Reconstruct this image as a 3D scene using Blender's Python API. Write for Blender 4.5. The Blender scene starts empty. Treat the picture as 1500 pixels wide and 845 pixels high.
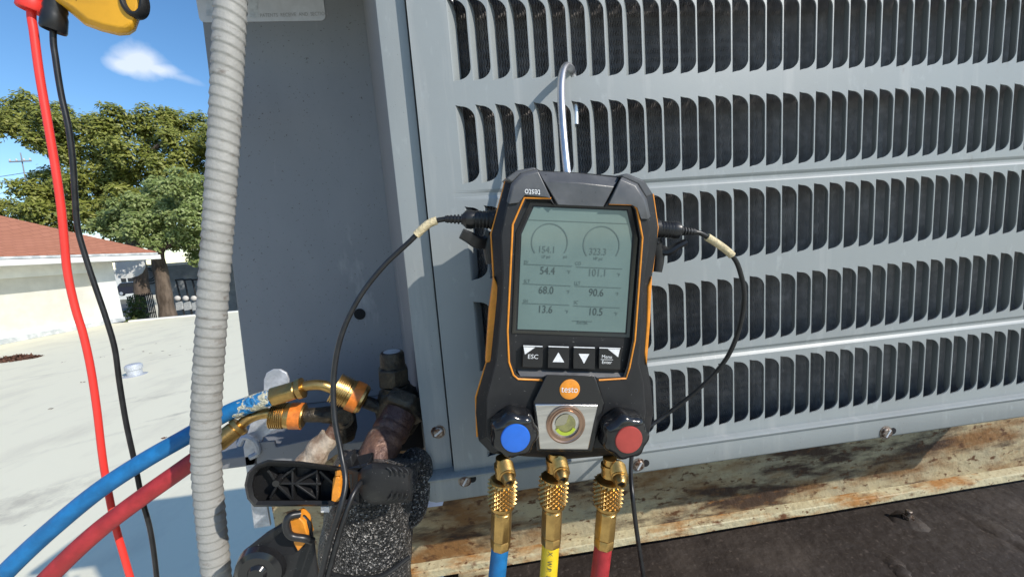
import bpy, bmesh, math, random
from mathutils import Vector, Matrix
from mathutils.geometry import tessellate_polygon
random.seed(7)
S = bpy.context.scene
COL = S.collection
R = math.radians
PI = math.pi

# ------------------------------------------------------------------ camera
CAM = Vector((0.00291, -0.41313, 0.85))
RT = Vector((0.99091, -0.110179, -0.077191)).normalized()
DN = Vector((-0.089397, -0.110526, -0.989845)).normalized()
FW = Vector((0.100528, 0.987747, -0.119371)).normalized()
cd = bpy.data.cameras.new('camera')
cam = bpy.data.objects.new('camera', cd)
COL.objects.link(cam)
cd.sensor_width = 36.0
cd.lens = 540.0 / 1500.0 * 36.0
cd.clip_start = 0.01
cd.clip_end = 3000
cam.matrix_world = Matrix(((RT.x, -DN.x, -FW.x, CAM.x), (RT.y, -DN.y, -FW.y, CAM.y), (RT.z, -DN.z, -FW.z, CAM.z), (0, 0, 0, 1)))
S.camera = cam

# ------------------------------------------------------------------ sun and sky
SUN_AZ, SUN_EL = R(51), R(35)
sdir = Vector((math.sin(SUN_AZ) * math.cos(SUN_EL), -math.cos(SUN_AZ) * math.cos(SUN_EL), math.sin(SUN_EL)))
W = bpy.data.worlds.new('World')
S.world = W
W.use_nodes = True
wn, wl = W.node_tree.nodes, W.node_tree.links
wn.clear()
wo = wn.new('ShaderNodeOutputWorld')
bg = wn.new('ShaderNodeBackground')
sky = wn.new('ShaderNodeTexSky')
sky.sky_type = 'NISHITA'
sky.sun_disc = False
sky.sun_elevation = SUN_EL
sky.sun_rotation = math.atan2(sdir.x, sdir.y)
sky.altitude = 0
sky.air_density = 1.0
sky.dust_density = 0.2
sky.ozone_density = 1.6
bg.inputs['Strength'].default_value = 0.15
hs = wn.new('ShaderNodeHueSaturation')
hs.inputs['Saturation'].default_value = 1.24
wl.new(sky.outputs[0], hs.inputs['Color'])
# scattered small fair-weather clouds, plus the one seen over the trees
tc = wn.new('ShaderNodeTexCoord')
def wmath(op, a, b=None, clamp=False):
    n = wn.new('ShaderNodeMath'); n.operation = op; n.use_clamp = clamp
    for i, v in enumerate((a, b)):
        if v is None: continue
        if isinstance(v, (int, float)): n.inputs[i].default_value = v
        else: wl.new(v, n.inputs[i])
    return n.outputs[0]
def raydir(px, py):
    return (RT * (px - 750) / 540 + DN * (py - 422.5) / 540 + FW).normalized()
nz = wn.new('ShaderNodeTexNoise'); nz.inputs['Scale'].default_value = 20; nz.inputs['Detail'].default_value = 6
wl.new(tc.outputs['Generated'], nz.inputs['Vector'])
def blob(px, py, rx, ry, tilt=0):
    c = raydir(px, py)
    up = Vector((0, 0, 1)); h = c.cross(up).normalized(); v = h.cross(c).normalized()
    ct, st = math.cos(tilt), math.sin(tilt)
    h2 = h * ct + v * st; v2 = v * ct - h * st
    outs = []
    for ax, r in ((h2, rx), (v2, ry)):
        d = wn.new('ShaderNodeVectorMath'); d.operation = 'DOT_PRODUCT'
        sub = wn.new('ShaderNodeVectorMath'); sub.operation = 'SUBTRACT'
        wl.new(tc.outputs['Generated'], sub.inputs[0]); sub.inputs[1].default_value = c
        wl.new(sub.outputs[0], d.inputs[0]); d.inputs[1].default_value = ax
        q = wmath('DIVIDE', d.outputs['Value'], r)
        outs.append(wmath('MULTIPLY', q, q))
    fw = wn.new('ShaderNodeVectorMath'); fw.operation = 'DOT_PRODUCT'
    wl.new(tc.outputs['Generated'], fw.inputs[0]); fw.inputs[1].default_value = c
    r2 = wmath('ADD', outs[0], outs[1])
    m = wmath('SUBTRACT', 1.0, wmath('SQRT', r2))
    return wmath('MULTIPLY', m, wmath('GREATER_THAN', fw.outputs['Value'], 0.5))
b1 = wmath('MAXIMUM', blob(206, 91, 0.042, 0.034), wmath('MAXIMUM', blob(186, 97, 0.030, 0.018), blob(232, 102, 0.034, 0.016)))
b2 = blob(254, 110, 0.045, 0.009, -0.2)
nn = wmath('MULTIPLY', wmath('SUBTRACT', nz.outputs['Fac'], 0.5), 1.15)
m1 = wmath('MULTIPLY', wmath('MULTIPLY', wmath('ADD', b1, nn), 1.5, True), 0.72)
m2 = wmath('MULTIPLY', wmath('ADD', b2, nn), 0.35, True)
mm = wmath('MAXIMUM', m1, m2)
nz2 = wn.new('ShaderNodeTexNoise'); nz2.inputs['Scale'].default_value = 2.6; nz2.inputs['Detail'].default_value = 5
mp = wn.new('ShaderNodeMapping'); mp.inputs['Scale'].default_value = (1, 1, 3.0); mp.inputs['Location'].default_value = (3.1, 0.4, 0.2)
wl.new(tc.outputs['Generated'], mp.inputs['Vector']); wl.new(mp.outputs[0], nz2.inputs['Vector'])
g = wmath('MULTIPLY', wmath('SUBTRACT', nz2.outputs['Fac'], 0.62), 4.0, True)
mm = wmath('MAXIMUM', mm, wmath('MULTIPLY', g, 0.8))
mx = wn.new('ShaderNodeMixRGB')
wl.new(mm, mx.inputs['Fac']); wl.new(hs.outputs[0], mx.inputs['Color1'])
mx.inputs['Color2'].default_value = (5.6, 5.9, 6.4, 1)
wl.new(mx.outputs[0], bg.inputs['Color'])
wl.new(bg.outputs[0], wo.inputs['Surface'])

sl = bpy.data.lights.new('sun', 'SUN')
sl.energy = 3.8
sl.angle = R(0.55)
sl.color = (1.0, 0.945, 0.86)
so = bpy.data.objects.new('sun', sl)
COL.objects.link(so)
so.rotation_euler = sdir.to_track_quat('Z', 'Y').to_euler()
so.location = (3, -3, 6)

vs = S.view_settings
vs.view_transform = 'Standard'
vs.look = 'None'
vs.exposure = 0.28
vs.gamma = 1.0
S.render.engine = 'CYCLES'
S.cycles.max_bounces = 8

# ------------------------------------------------------------------ projection helpers (a picture point at a real depth)
def ray(px, py):
    return RT * ((px - 750) / 540) + DN * ((py - 422.5) / 540) + FW
def P(px, py, y):
    d = ray(px, py)
    return CAM + d * ((y - CAM.y) / d.y)
def PZ(px, py, z):
    d = ray(px, py)
    return CAM + d * ((z - CAM.z) / d.z)
def PX(px, py, x):
    d = ray(px, py)
    return CAM + d * ((x - CAM.x) / d.x)
def mpp(p):                      # metres per picture pixel at a point
    return (Vector(p) - CAM).dot(FW) / 540

# ------------------------------------------------------------------ materials
def mat(name, col, rough=0.5, metal=0.0, spec=0.5, var=0.0, vscale=30.0, col2=None, bump=0.0, bscale=200.0, lo=0.4, hi=0.65,
        coat=0.0, trans=0.0, ior=1.45, rvar=0.0, stretch=None, detail=6):
    m = bpy.data.materials.new(name)
    m.use_nodes = True
    nt = m.node_tree
    b = nt.nodes['Principled BSDF']
    c = tuple(col) + (1,)
    b.inputs['Base Color'].default_value = c
    b.inputs['Roughness'].default_value = rough
    b.inputs['Metallic'].default_value = metal
    b.inputs['Specular IOR Level'].default_value = spec
    b.inputs['Coat Weight'].default_value = coat
    b.inputs['Coat Roughness'].default_value = 0.08
    b.inputs['Transmission Weight'].default_value = trans
    b.inputs['IOR'].default_value = ior
    t = nt.nodes.new('ShaderNodeTexCoord')
    vec = t.outputs['Object']
    if stretch:
        mpn = nt.nodes.new('ShaderNodeMapping'); mpn.inputs['Scale'].default_value = stretch
        nt.links.new(vec, mpn.inputs['Vector']); vec = mpn.outputs[0]
    if col2 is not None or var > 0:
        n = nt.nodes.new('ShaderNodeTexNoise'); n.inputs['Scale'].default_value = vscale; n.inputs['Detail'].default_value = detail
        n.inputs['Roughness'].default_value = 0.6
        nt.links.new(vec, n.inputs['Vector'])
        r = nt.nodes.new('ShaderNodeValToRGB')
        e = r.color_ramp.elements
        e[0].position, e[1].position = lo, hi
        if col2 is None:
            e[0].color = tuple(x * (1 - var) for x in col) + (1,)
            e[1].color = tuple(min(1, x * (1 + var)) for x in col) + (1,)
        else:
            e[0].color = c; e[1].color = tuple(col2) + (1,)
        nt.links.new(n.outputs['Fac'], r.inputs['Fac'])
        nt.links.new(r.outputs['Color'], b.inputs['Base Color'])
        if rvar:
            mr = nt.nodes.new('ShaderNodeMapRange')
            mr.inputs['To Min'].default_value = max(0, rough - rvar); mr.inputs['To Max'].default_value = min(1, rough + rvar)
            mr.inputs['From Min'].default_value = 0.3; mr.inputs['From Max'].default_value = 0.7
            nt.links.new(n.outputs['Fac'], mr.inputs['Value']); nt.links.new(mr.outputs[0], b.inputs['Roughness'])
    if bump > 0:
        n2 = nt.nodes.new('ShaderNodeTexNoise'); n2.inputs['Scale'].default_value = bscale; n2.inputs['Detail'].default_value = 4
        nt.links.new(vec, n2.inputs['Vector'])
        bp = nt.nodes.new('ShaderNodeBump'); bp.inputs['Strength'].default_value = bump; bp.inputs['Distance'].default_value = 0.01
        nt.links.new(n2.outputs['Fac'], bp.inputs['Height']); nt.links.new(bp.outputs[0], b.inputs['Normal'])
    return m

def layered(name, base, layers, rough=0.5, metal=0.0, bump=0.2, bscale=60, spec=0.4):
    """base colour plus noise-masked layers: (colour, scale, lo, hi, stretch, detail)"""
    m = bpy.data.materials.new(name); m.use_nodes = True
    nt = m.node_tree; b = nt.nodes['Principled BSDF']
    b.inputs['Roughness'].default_value = rough; b.inputs['Metallic'].default_value = metal; b.inputs['Specular IOR Level'].default_value = spec
    t = nt.nodes.new('ShaderNodeTexCoord')
    rgb = nt.nodes.new('ShaderNodeRGB'); rgb.outputs[0].default_value = tuple(base) + (1,)
    cur = rgb.outputs[0]
    for i, (c, sc, lo, hi, st, det) in enumerate(layers):
        mpn = nt.nodes.new('ShaderNodeMapping'); mpn.inputs['Scale'].default_value = st; mpn.inputs['Location'].default_value = (i * 3.7, i * 1.3, i * 2.1)
        nt.links.new(t.outputs['Object'], mpn.inputs['Vector'])
        n = nt.nodes.new('ShaderNodeTexNoise'); n.inputs['Scale'].default_value = sc; n.inputs['Detail'].default_value = det; n.inputs['Roughness'].default_value = 0.62
        nt.links.new(mpn.outputs[0], n.inputs['Vector'])
        mr = nt.nodes.new('ShaderNodeMapRange'); mr.inputs['From Min'].default_value = lo; mr.inputs['From Max'].default_value = hi
        nt.links.new(n.outputs['Fac'], mr.inputs['Value'])
        mixn = nt.nodes.new('ShaderNodeMixRGB'); mixn.inputs['Color2'].default_value = tuple(c) + (1,)
        nt.links.new(mr.outputs[0], mixn.inputs['Fac']); nt.links.new(cur, mixn.inputs['Color1'])
        cur = mixn.outputs[0]
    nt.links.new(cur, b.inputs['Base Color'])
    if bump:
        n2 = nt.nodes.new('ShaderNodeTexNoise'); n2.inputs['Scale'].default_value = bscale; n2.inputs['Detail'].default_value = 5
        nt.links.new(t.outputs['Object'], n2.inputs['Vector'])
        bp = nt.nodes.new('ShaderNodeBump'); bp.inputs['Strength'].default_value = bump; bp.inputs['Distance'].default_value = 0.01
        nt.links.new(n2.outputs['Fac'], bp.inputs['Height']); nt.links.new(bp.outputs[0], b.inputs['Normal'])
    return m

M = {}
M['paint'] = layered('grey_blue_paint', (0.262, 0.284, 0.286), [((0.245, 0.262, 0.262), 6, 0.45, 0.7, (1, 1, 1), 5), ((0.34, 0.35, 0.345), 25, 0.55, 0.75, (1.5, 1, 0.12), 5), ((0.20, 0.195, 0.18), 45, 0.66, 0.78, (1, 1, 0.5), 6), ((0.31, 0.333, 0.337), 90, 0.62, 0.75, (1, 1, 0.4), 3), ((0.12, 0.11, 0.10), 700, 0.74, 0.8, (1, 1, 1), 1)], rough=0.42, bump=0.04, bscale=900, spec=0.5)
M['paint_shaded'] = layered('grey_paint_shaded', (0.212, 0.219, 0.235), [((0.245, 0.252, 0.268), 5, 0.45, 0.72, (1, 1, 0.5), 6), ((0.42, 0.42, 0.42), 11, 0.60, 0.76, (1, 1, 0.35), 5), ((0.09, 0.085, 0.08), 260, 0.68, 0.73, (1, 1, 1), 2)], rough=0.45, bump=0.10, bscale=10)  # same grey paint as the front, darkened for the shade of the recess
M['coil'] = mat('black_coil', (0.17, 0.16, 0.158), rough=0.40, spec=0.6, col2=(0.30, 0.28, 0.27), vscale=60, lo=0.45, hi=0.75)
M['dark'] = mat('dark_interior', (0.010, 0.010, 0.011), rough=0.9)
M['black'] = layered('black_plastic', (0.014, 0.014, 0.015), [((0.020, 0.020, 0.021), 40, 0.4, 0.7, (1, 1, 1), 4), ((0.05, 0.048, 0.045), 18, 0.62, 0.85, (1, 1, 1), 6), ((0.16, 0.155, 0.15), 650, 0.735, 0.77, (1, 1, 1), 1)], rough=0.48, bump=0.05, bscale=1500, spec=0.32)
M['sun_greyed_plastic'] = mat('grey_plastic', (0.085, 0.086, 0.090), rough=0.34, var=0.15, vscale=50, bump=0.06, bscale=1800, rvar=0.1)  # body plastic made paler where the sun glances off the top
M['grey_plastic'] = layered('charcoal_plastic', (0.017, 0.017, 0.018), [((0.024, 0.024, 0.025), 50, 0.4, 0.7, (1, 1, 1), 4), ((0.055, 0.053, 0.05), 16, 0.62, 0.85, (1, 1, 1), 6), ((0.18, 0.175, 0.17), 600, 0.735, 0.77, (1, 1, 1), 1)], rough=0.46, bump=0.06, bscale=1800, spec=0.32)
M['gloss'] = mat('glossy_black', (0.012, 0.012, 0.013), rough=0.18, spec=0.6)
M['rubber'] = mat('black_rubber', (0.016, 0.016, 0.017), rough=0.35, spec=0.5, var=0.3, vscale=80)
M['orange'] = mat('orange_plastic', (0.72, 0.26, 0.025), rough=0.4, var=0.12, vscale=120)
M['orange_t'] = mat('orange_tape', (0.72, 0.20, 0.03), rough=0.38, var=0.2, vscale=160)
M['blue_cap'] = mat('blue_cap', (0.02, 0.13, 0.55), rough=0.35, var=0.06, vscale=80)
M['red_cap'] = mat('red_cap', (0.36, 0.05, 0.04), rough=0.4, var=0.08, vscale=80)
M['blue_hose'] = mat('blue_hose', (0.012, 0.150, 0.37), rough=0.5, spec=0.35, var=0.18, vscale=60, bump=0.05, bscale=300, rvar=0.1)
M['red_hose'] = mat('red_hose', (0.37, 0.030, 0.035), rough=0.5, spec=0.35, var=0.18, vscale=60, bump=0.05, bscale=300, rvar=0.1)
M['yellow_hose'] = mat('yellow_hose', (0.80, 0.55, 0.02), rough=0.38, var=0.12, vscale=60)
M['red_lead'] = mat('red_lead', (0.80, 0.045, 0.035), rough=0.42, var=0.05, vscale=60)
M['brass'] = mat('brass', (0.56, 0.36, 0.13), rough=0.36, metal=1.0, col2=(0.36, 0.22, 0.08), vscale=70, lo=0.45, hi=0.75, bump=0.06, bscale=500, rvar=0.12)
M['brass_old'] = mat('tarnished_brass', (0.10, 0.08, 0.055), rough=0.5, metal=0.6, col2=(0.030, 0.027, 0.024), vscale=50, lo=0.4, hi=0.65, bump=0.25, bscale=300)
M['copper'] = layered('weathered_copper', (0.18, 0.10, 0.068), [((0.09, 0.05, 0.042), 40, 0.42, 0.6, (1, 1, 1), 5), ((0.38, 0.30, 0.22), 30, 0.56, 0.72, (1, 1, 1), 6), ((0.05, 0.03, 0.03), 60, 0.6, 0.72, (1, 1, 1), 4)], rough=0.48, metal=0.3, bump=0.35, bscale=120)
M['solder'] = mat('chalky_residue', (0.45, 0.38, 0.30), rough=0.7, col2=(0.24, 0.17, 0.12), vscale=70, bump=0.3, bscale=200)
M['steel'] = mat('brushed_steel', (0.62, 0.60, 0.58), rough=0.30, metal=1.0, var=0.15, vscale=120, stretch=(0.05, 1, 1), bump=0.08, bscale=600)
M['chrome'] = mat('polished_rod', (0.68, 0.67, 0.68), rough=0.38, metal=1.0, var=0.1, vscale=50)
M['galv'] = mat('galvanised', (0.42, 0.44, 0.47), rough=0.5, metal=0.35, col2=(0.62, 0.64, 0.68), vscale=60, bump=0.1, bscale=300)
M['screw'] = mat('rusty_screw', (0.30, 0.26, 0.23), rough=0.4, metal=0.85, col2=(0.10, 0.05, 0.03), vscale=200, lo=0.45, hi=0.6, bump=0.2, bscale=900)
M['lcd'] = mat('lcd_glass', (0.135, 0.19, 0.178), rough=0.12, spec=0.35, coat=0.25, var=0.05, vscale=30)
M['lcd_ink'] = mat('lcd_ink', (0.055, 0.076, 0.074), rough=0.3)
M['lcd_faint'] = mat('lcd_faint', (0.092, 0.128, 0.122), rough=0.3)
M['white_ink'] = mat('white_ink', (0.72, 0.72, 0.72), rough=0.5, var=0.08, vscale=400)
M['grey_ink'] = mat('grey_ink', (0.30, 0.30, 0.31), rough=0.5)
M['label'] = mat('label_white', (0.55, 0.56, 0.60), rough=0.4, var=0.05, vscale=60)
M['ring'] = mat('bronze_ring', (0.34, 0.22, 0.16), rough=0.3, metal=0.9)
M['lens'] = mat('sight_lens', (0.13, 0.125, 0.035), rough=0.04, spec=0.8, coat=1.0, var=0.6, vscale=90, lo=0.35, hi=0.6)
M['lens2'] = mat('sight_indicator', (0.36, 0.44, 0.03), rough=0.2, coat=0.5)
M['conduit'] = layered('grey_conduit', (0.30, 0.294, 0.275), [((0.25, 0.243, 0.225), 8, 0.42, 0.66, (1, 1, 2.5), 5), ((0.17, 0.15, 0.13), 55, 0.60, 0.72, (1, 1, 2), 4), ((0.345, 0.337, 0.315), 30, 0.55, 0.7, (1, 1, 2), 4)], rough=0.6, bump=0.12, bscale=200)
M['tape'] = mat('masking_tape', (0.60, 0.50, 0.31), rough=0.7, var=0.15, vscale=200, bump=0.3, bscale=500)
M['yellow'] = mat('yellow_plastic', (0.72, 0.36, 0.02), rough=0.4, var=0.06, vscale=30)
M['rust'] = layered('rusty_painted_steel', (0.42, 0.345, 0.205), [((0.33, 0.285, 0.19), 10, 0.4, 0.7, (1, 1, 1), 5), ((0.20, 0.10, 0.035), 9, 0.44, 0.60, (0.6, 1, 1.6), 9), ((0.05, 0.027, 0.016), 13, 0.49, 0.61, (0.5, 1, 2.0), 9), ((0.10, 0.045, 0.018), 70, 0.56, 0.64, (0.6, 1, 1.2), 4), ((0.24, 0.11, 0.03), 55, 0.62, 0.72, (0.4, 1, 1.5), 6)], rough=0.62, bump=0.35, bscale=70)
M['rust_edge'] = layered('rusty_flange', (0.50, 0.44, 0.28), [((0.36, 0.17, 0.05), 26, 0.46, 0.60, (0.35, 1, 1), 8), ((0.14, 0.06, 0.025), 40, 0.58, 0.68, (0.5, 1, 1), 8), ((0.12, 0.05, 0.02), 120, 0.62, 0.70, (0.7, 1, 1), 3)], rough=0.6, bump=0.35, bscale=80)
M['tar'] = layered('black_tar', (0.030, 0.022, 0.018), [((0.058, 0.045, 0.037), 7, 0.45, 0.65, (1, 1, 1), 7), ((0.085, 0.066, 0.055), 120, 0.58, 0.72, (1, 1, 1), 3)], rough=0.7, bump=0.45, bscale=45)
M['foam'] = None
M['roof'] = layered('white_roof_coating', (0.745, 0.705, 0.545), [((0.64, 0.60, 0.47), 1.6, 0.50, 0.72, (1, 0.6, 1), 6), ((0.30, 0.27, 0.23), 0.9, 0.665, 0.76, (0.55, 1.5, 1), 8), ((0.40, 0.37, 0.33), 5, 0.70, 0.76, (0.4, 2.4, 1), 5), ((0.16, 0.14, 0.12), 11, 0.735, 0.76, (1, 1, 1), 4)], rough=0.75, bump=0.25, bscale=9)
M['wall'] = mat('white_stucco', (0.72, 0.72, 0.68), rough=0.85, var=0.06, vscale=2.5, bump=0.15, bscale=60)
M['cream'] = mat('cream_stucco', (0.60, 0.575, 0.50), rough=0.85, var=0.06, vscale=2.5, bump=0.15, bscale=60)
M['flash'] = mat('stained_flashing', (0.40, 0.42, 0.42), rough=0.7, col2=(0.66, 0.66, 0.64), vscale=4)
M['shingle'] = None
M['bark'] = mat('bark', (0.16, 0.12, 0.09), rough=0.9, col2=(0.07, 0.05, 0.035), vscale=6, bump=0.8, bscale=12, stretch=(1, 1, 0.3))
M['ground'] = mat('ground', (0.16, 0.14, 0.12), rough=0.95, col2=(0.09, 0.10, 0.06), vscale=0.2)
M['asphalt'] = mat('asphalt', (0.055, 0.055, 0.057), rough=0.9, var=0.2, vscale=2)
M['carpaint'] = mat('navy_car_paint', (0.018, 0.020, 0.040), rough=0.25, coat=0.7)
M['glass'] = mat('car_glass', (0.03, 0.035, 0.04), rough=0.08, spec=0.8)
M['iron'] = mat('black_iron', (0.02, 0.02, 0.021), rough=0.5)
M['grey_wall'] = mat('grey_block_wall', (0.30, 0.31, 0.31), rough=0.85, col2=(0.20, 0.21, 0.22), vscale=1.2, bump=0.3, bscale=14)
M['leafpile'] = mat('dead_leaves', (0.16, 0.07, 0.04), rough=0.9, col2=(0.07, 0.035, 0.025), vscale=30)
M['tail'] = mat('tail_lamp', (0.4, 0.02, 0.02), rough=0.3)
M['pad'] = mat('pale_pad', (0.6, 0.58, 0.55), rough=0.7, var=0.1)
M['roof_stand_in'] = mat('skylit_roof_tint', (0.55, 0.60, 0.80), rough=0.5, var=0.05)  # roof white tinted blue to paint the skylight under the unit

def foam_mat():
    m = bpy.data.materials.new('foam_painted_glints'); m.use_nodes = True
    nt = m.node_tree; b = nt.nodes['Principled BSDF']
    t = nt.nodes.new('ShaderNodeTexCoord')
    v = nt.nodes.new('ShaderNodeTexVoronoi'); v.inputs['Scale'].default_value = 620
    nt.links.new(t.outputs['Object'], v.inputs['Vector'])
    sep = nt.nodes.new('ShaderNodeSeparateColor'); nt.links.new(v.outputs['Color'], sep.inputs[0])
    r = nt.nodes.new('ShaderNodeValToRGB'); e = r.color_ramp.elements
    e[0].position = 0.35; e[0].color = (0.035, 0.035, 0.035, 1); e[1].position = 1.0; e[1].color = (0.55, 0.52, 0.49, 1)  # pale cells paint the sun's sparkle into the colour
    x = e.new(0.78); x.color = (0.12, 0.116, 0.113, 1)
    nt.links.new(sep.outputs[0], r.inputs[0]); nt.links.new(r.outputs[0], b.inputs['Base Color'])
    b.inputs['Roughness'].default_value = 0.32
    n = nt.nodes.new('ShaderNodeTexNoise'); n.inputs['Scale'].default_value = 300; n.inputs['Detail'].default_value = 3
    nt.links.new(t.outputs['Object'], n.inputs['Vector'])
    ad = nt.nodes.new('ShaderNodeMath'); ad.operation = 'ADD'
    nt.links.new(n.outputs['Fac'], ad.inputs[0]); nt.links.new(v.outputs['Distance'], ad.inputs[1])
    bp = nt.nodes.new('ShaderNodeBump'); bp.inputs['Strength'].default_value = 1.0; bp.inputs['Distance'].default_value = 0.006
    nt.links.new(ad.outputs[0], bp.inputs['Height']); nt.links.new(bp.outputs[0], b.inputs['Normal'])
    return m
M['foam'] = foam_mat()

def shingle_mat():
    m = bpy.data.materials.new('red_shingles'); m.use_nodes = True
    nt = m.node_tree; b = nt.nodes['Principled BSDF']; b.inputs['Roughness'].default_value = 0.9
    t = nt.nodes.new('ShaderNodeTexCoord')
    mpn = nt.nodes.new('ShaderNodeMapping'); mpn.inputs['Rotation'].default_value = (0, 0, PI / 2)
    nt.links.new(t.outputs['Object'], mpn.inputs['Vector'])
    br = nt.nodes.new('ShaderNodeTexBrick'); br.inputs['Scale'].default_value = 1.0
    br.inputs['Brick Width'].default_value = 0.30; br.inputs['Row Height'].default_value = 0.16; br.inputs['Mortar Size'].default_value = 0.012
    br.inputs['Color1'].default_value = (0.36, 0.145, 0.085, 1); br.inputs['Color2'].default_value = (0.40, 0.165, 0.10, 1); br.inputs['Mortar'].default_value = (0.29, 0.115, 0.07, 1)
    nt.links.new(mpn.outputs[0], br.inputs['Vector'])
    nt.links.new(br.outputs['Color'], b.inputs['Base Color'])
    return m
M['shingle'] = shingle_mat()

def leaf_mat(name, a, b_, c):
    m = bpy.data.materials.new(name); m.use_nodes = True
    nt = m.node_tree; b = nt.nodes['Principled BSDF']; b.inputs['Roughness'].default_value = 0.5; b.inputs['Specular IOR Level'].default_value = 0.4
    g = nt.nodes.new('ShaderNodeNewGeometry')
    r = nt.nodes.new('ShaderNodeValToRGB'); e = r.color_ramp.elements
    e[0].color = a + (1,); e[1].color = c + (1,)
    x = e.new(0.55); x.color = b_ + (1,)
    nt.links.new(g.outputs['Random Per Island'], r.inputs[0]); nt.links.new(r.outputs[0], b.inputs['Base Color'])
    tr = nt.nodes.new('ShaderNodeBsdfTranslucent'); nt.links.new(r.outputs[0], tr.inputs['Color'])
    mxs = nt.nodes.new('ShaderNodeMixShader'); mxs.inputs[0].default_value = 0.3
    out = nt.nodes['Material Output']
    nt.links.new(b.outputs[0], mxs.inputs[1]); nt.links.new(tr.outputs[0], mxs.inputs[2]); nt.links.new(mxs.outputs[0], out.inputs['Surface'])
    return m
M['leaf_dark'] = leaf_mat('olive_leaves', (0.12, 0.145, 0.026), (0.255, 0.28, 0.052), (0.37, 0.37, 0.10))
M['leaf_light'] = leaf_mat('fresh_leaves', (0.15, 0.20, 0.05), (0.25, 0.32, 0.10), (0.38, 0.43, 0.18))
M['leaf_hedge'] = leaf_mat('hedge_leaves', (0.05, 0.08, 0.015), (0.10, 0.14, 0.03), (0.16, 0.19, 0.05))

# ------------------------------------------------------------------ mesh helpers
class MB:
    def __init__(s): s.v = []; s.f = []
    def add(s, vs_, fs):
        o = len(s.v); s.v += [Vector(p) for p in vs_]; s.f += [tuple(i + o for i in f) for f in fs]; return s
    def box(s, a, b):
        (x0, y0, z0), (x1, y1, z1) = a, b
        return s.add([(x0, y0, z0), (x1, y0, z0), (x1, y1, z0), (x0, y1, z0), (x0, y0, z1), (x1, y0, z1), (x1, y1, z1), (x0, y1, z1)],
                     [(0, 3, 2, 1), (4, 5, 6, 7), (0, 1, 5, 4), (1, 2, 6, 5), (2, 3, 7, 6), (3, 0, 4, 7)])
    def obox(s, c, ax, ay, az):          # oriented box from centre and three half-axis vectors
        c, ax, ay, az = map(Vector, (c, ax, ay, az))
        p = [c + ax * i + ay * j + az * k for k in (-1, 1) for i, j in ((-1, -1), (1, -1), (1, 1), (-1, 1))]
        return s.add(p, [(0, 3, 2, 1), (4, 5, 6, 7), (0, 1, 5, 4), (1, 2, 6, 5), (2, 3, 7, 6), (3, 0, 4, 7)])
    def poly(s, pts):
        pts = [Vector(p) for p in pts]
        return s.add(pts, [tuple(t) for t in tessellate_polygon([pts])])
    def loft(s, rings, cap0=True, cap1=True):
        n = len(rings[0]); o = len(s.v)
        for r in rings: s.v += [Vector(p) for p in r]
        for k in range(len(rings) - 1):
            for i in range(n):
                j = (i + 1) % n
                s.f.append((o + k * n + i, o + k * n + j, o + (k + 1) * n + j, o + (k + 1) * n + i))
        for flag, k, rev in ((cap0, 0, True), (cap1, len(rings) - 1, False)):
            if flag:
                tri = tessellate_polygon([[Vector(p) for p in rings[k]]])
                for t in tri: s.f.append(tuple(o + k * n + q for q in t))
        return s
    def prism(s, pts, vec):
        pts = [Vector(p) for p in pts]; vec = Vector(vec)
        return s.loft([pts, [p + vec for p in pts]])
    def lathe(s, c, axis, prof, n=24, cap=True, lobes=0, lamp=0.0):
        c = Vector(c); axis = Vector(axis).normalized()
        u = axis.orthogonal().normalized(); w = axis.cross(u)
        rings = []
        for t, r in prof:
            rings.append([c + axis * t + (u * math.cos(a) + w * math.sin(a)) * r * (1 + (lamp * math.cos(lobes * a) if lobes else 0)) for a in [2 * PI * i / n for i in range(n)]])
        return s.loft(rings, cap, cap)
    def tube(s, pts, r, n=12, sub=6, cap=True, rfun=None, smooth=True):
        pts = [Vector(p) for p in pts]
        if smooth and len(pts) > 2: pts = catmull(pts, sub)
        N = len(pts)
        rs = r if isinstance(r, (list, tuple)) else None
        tang = [(pts[min(i + 1, N - 1)] - pts[max(i - 1, 0)]).normalized() for i in range(N)]
        u = tang[0].orthogonal().normalized(); rings = []
        L = 0
        for i in range(N):
            if i:
                L += (pts[i] - pts[i - 1]).length
                u = (u - tang[i] * u.dot(tang[i])).normalized()
            w = tang[i].cross(u)
            rr = r if rs is None else (rs[0] + (rs[-1] - rs[0]) * i / (N - 1) if len(rs) == 2 else rs[min(len(rs) - 1, int(i / (N - 1) * (len(rs) - 1) + .5))])
            rings.append([pts[i] + (u * math.cos(a) + w * math.sin(a)) * (rr * (rfun(L, a) if rfun else 1)) for a in [2 * PI * k / n for k in range(n)]])
        return s.loft(rings, cap, cap)
    def sphere(s, c, rx, ry=None, rz=None, n=16, m=10):
        ry = ry or rx; rz = rz or rx; c = Vector(c)
        rings = [[c + Vector((rx * math.sin(p) * math.cos(a), ry * math.sin(p) * math.sin(a), rz * math.cos(p))) for a in [2 * PI * k / n for k in range(n)]] for p in [PI * (0.02 + 0.96 * j / m) for j in range(m + 1)]]
        return s.loft(rings)

def catmull(p, sub):
    out = []
    q = [p[0] * 2 - p[1]] + p + [p[-1] * 2 - p[-2]]
    for i in range(1, len(q) - 2):
        for k in range(sub):
            t = k / sub
            a, b, c, d = q[i - 1], q[i], q[i + 1], q[i + 2]
            out.append(0.5 * ((2 * b) + (c - a) * t + (2 * a - 5 * b + 4 * c - d) * t * t + (3 * b - a - 3 * c + d) * t ** 3))
    out.append(p[-1])
    return out

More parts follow.
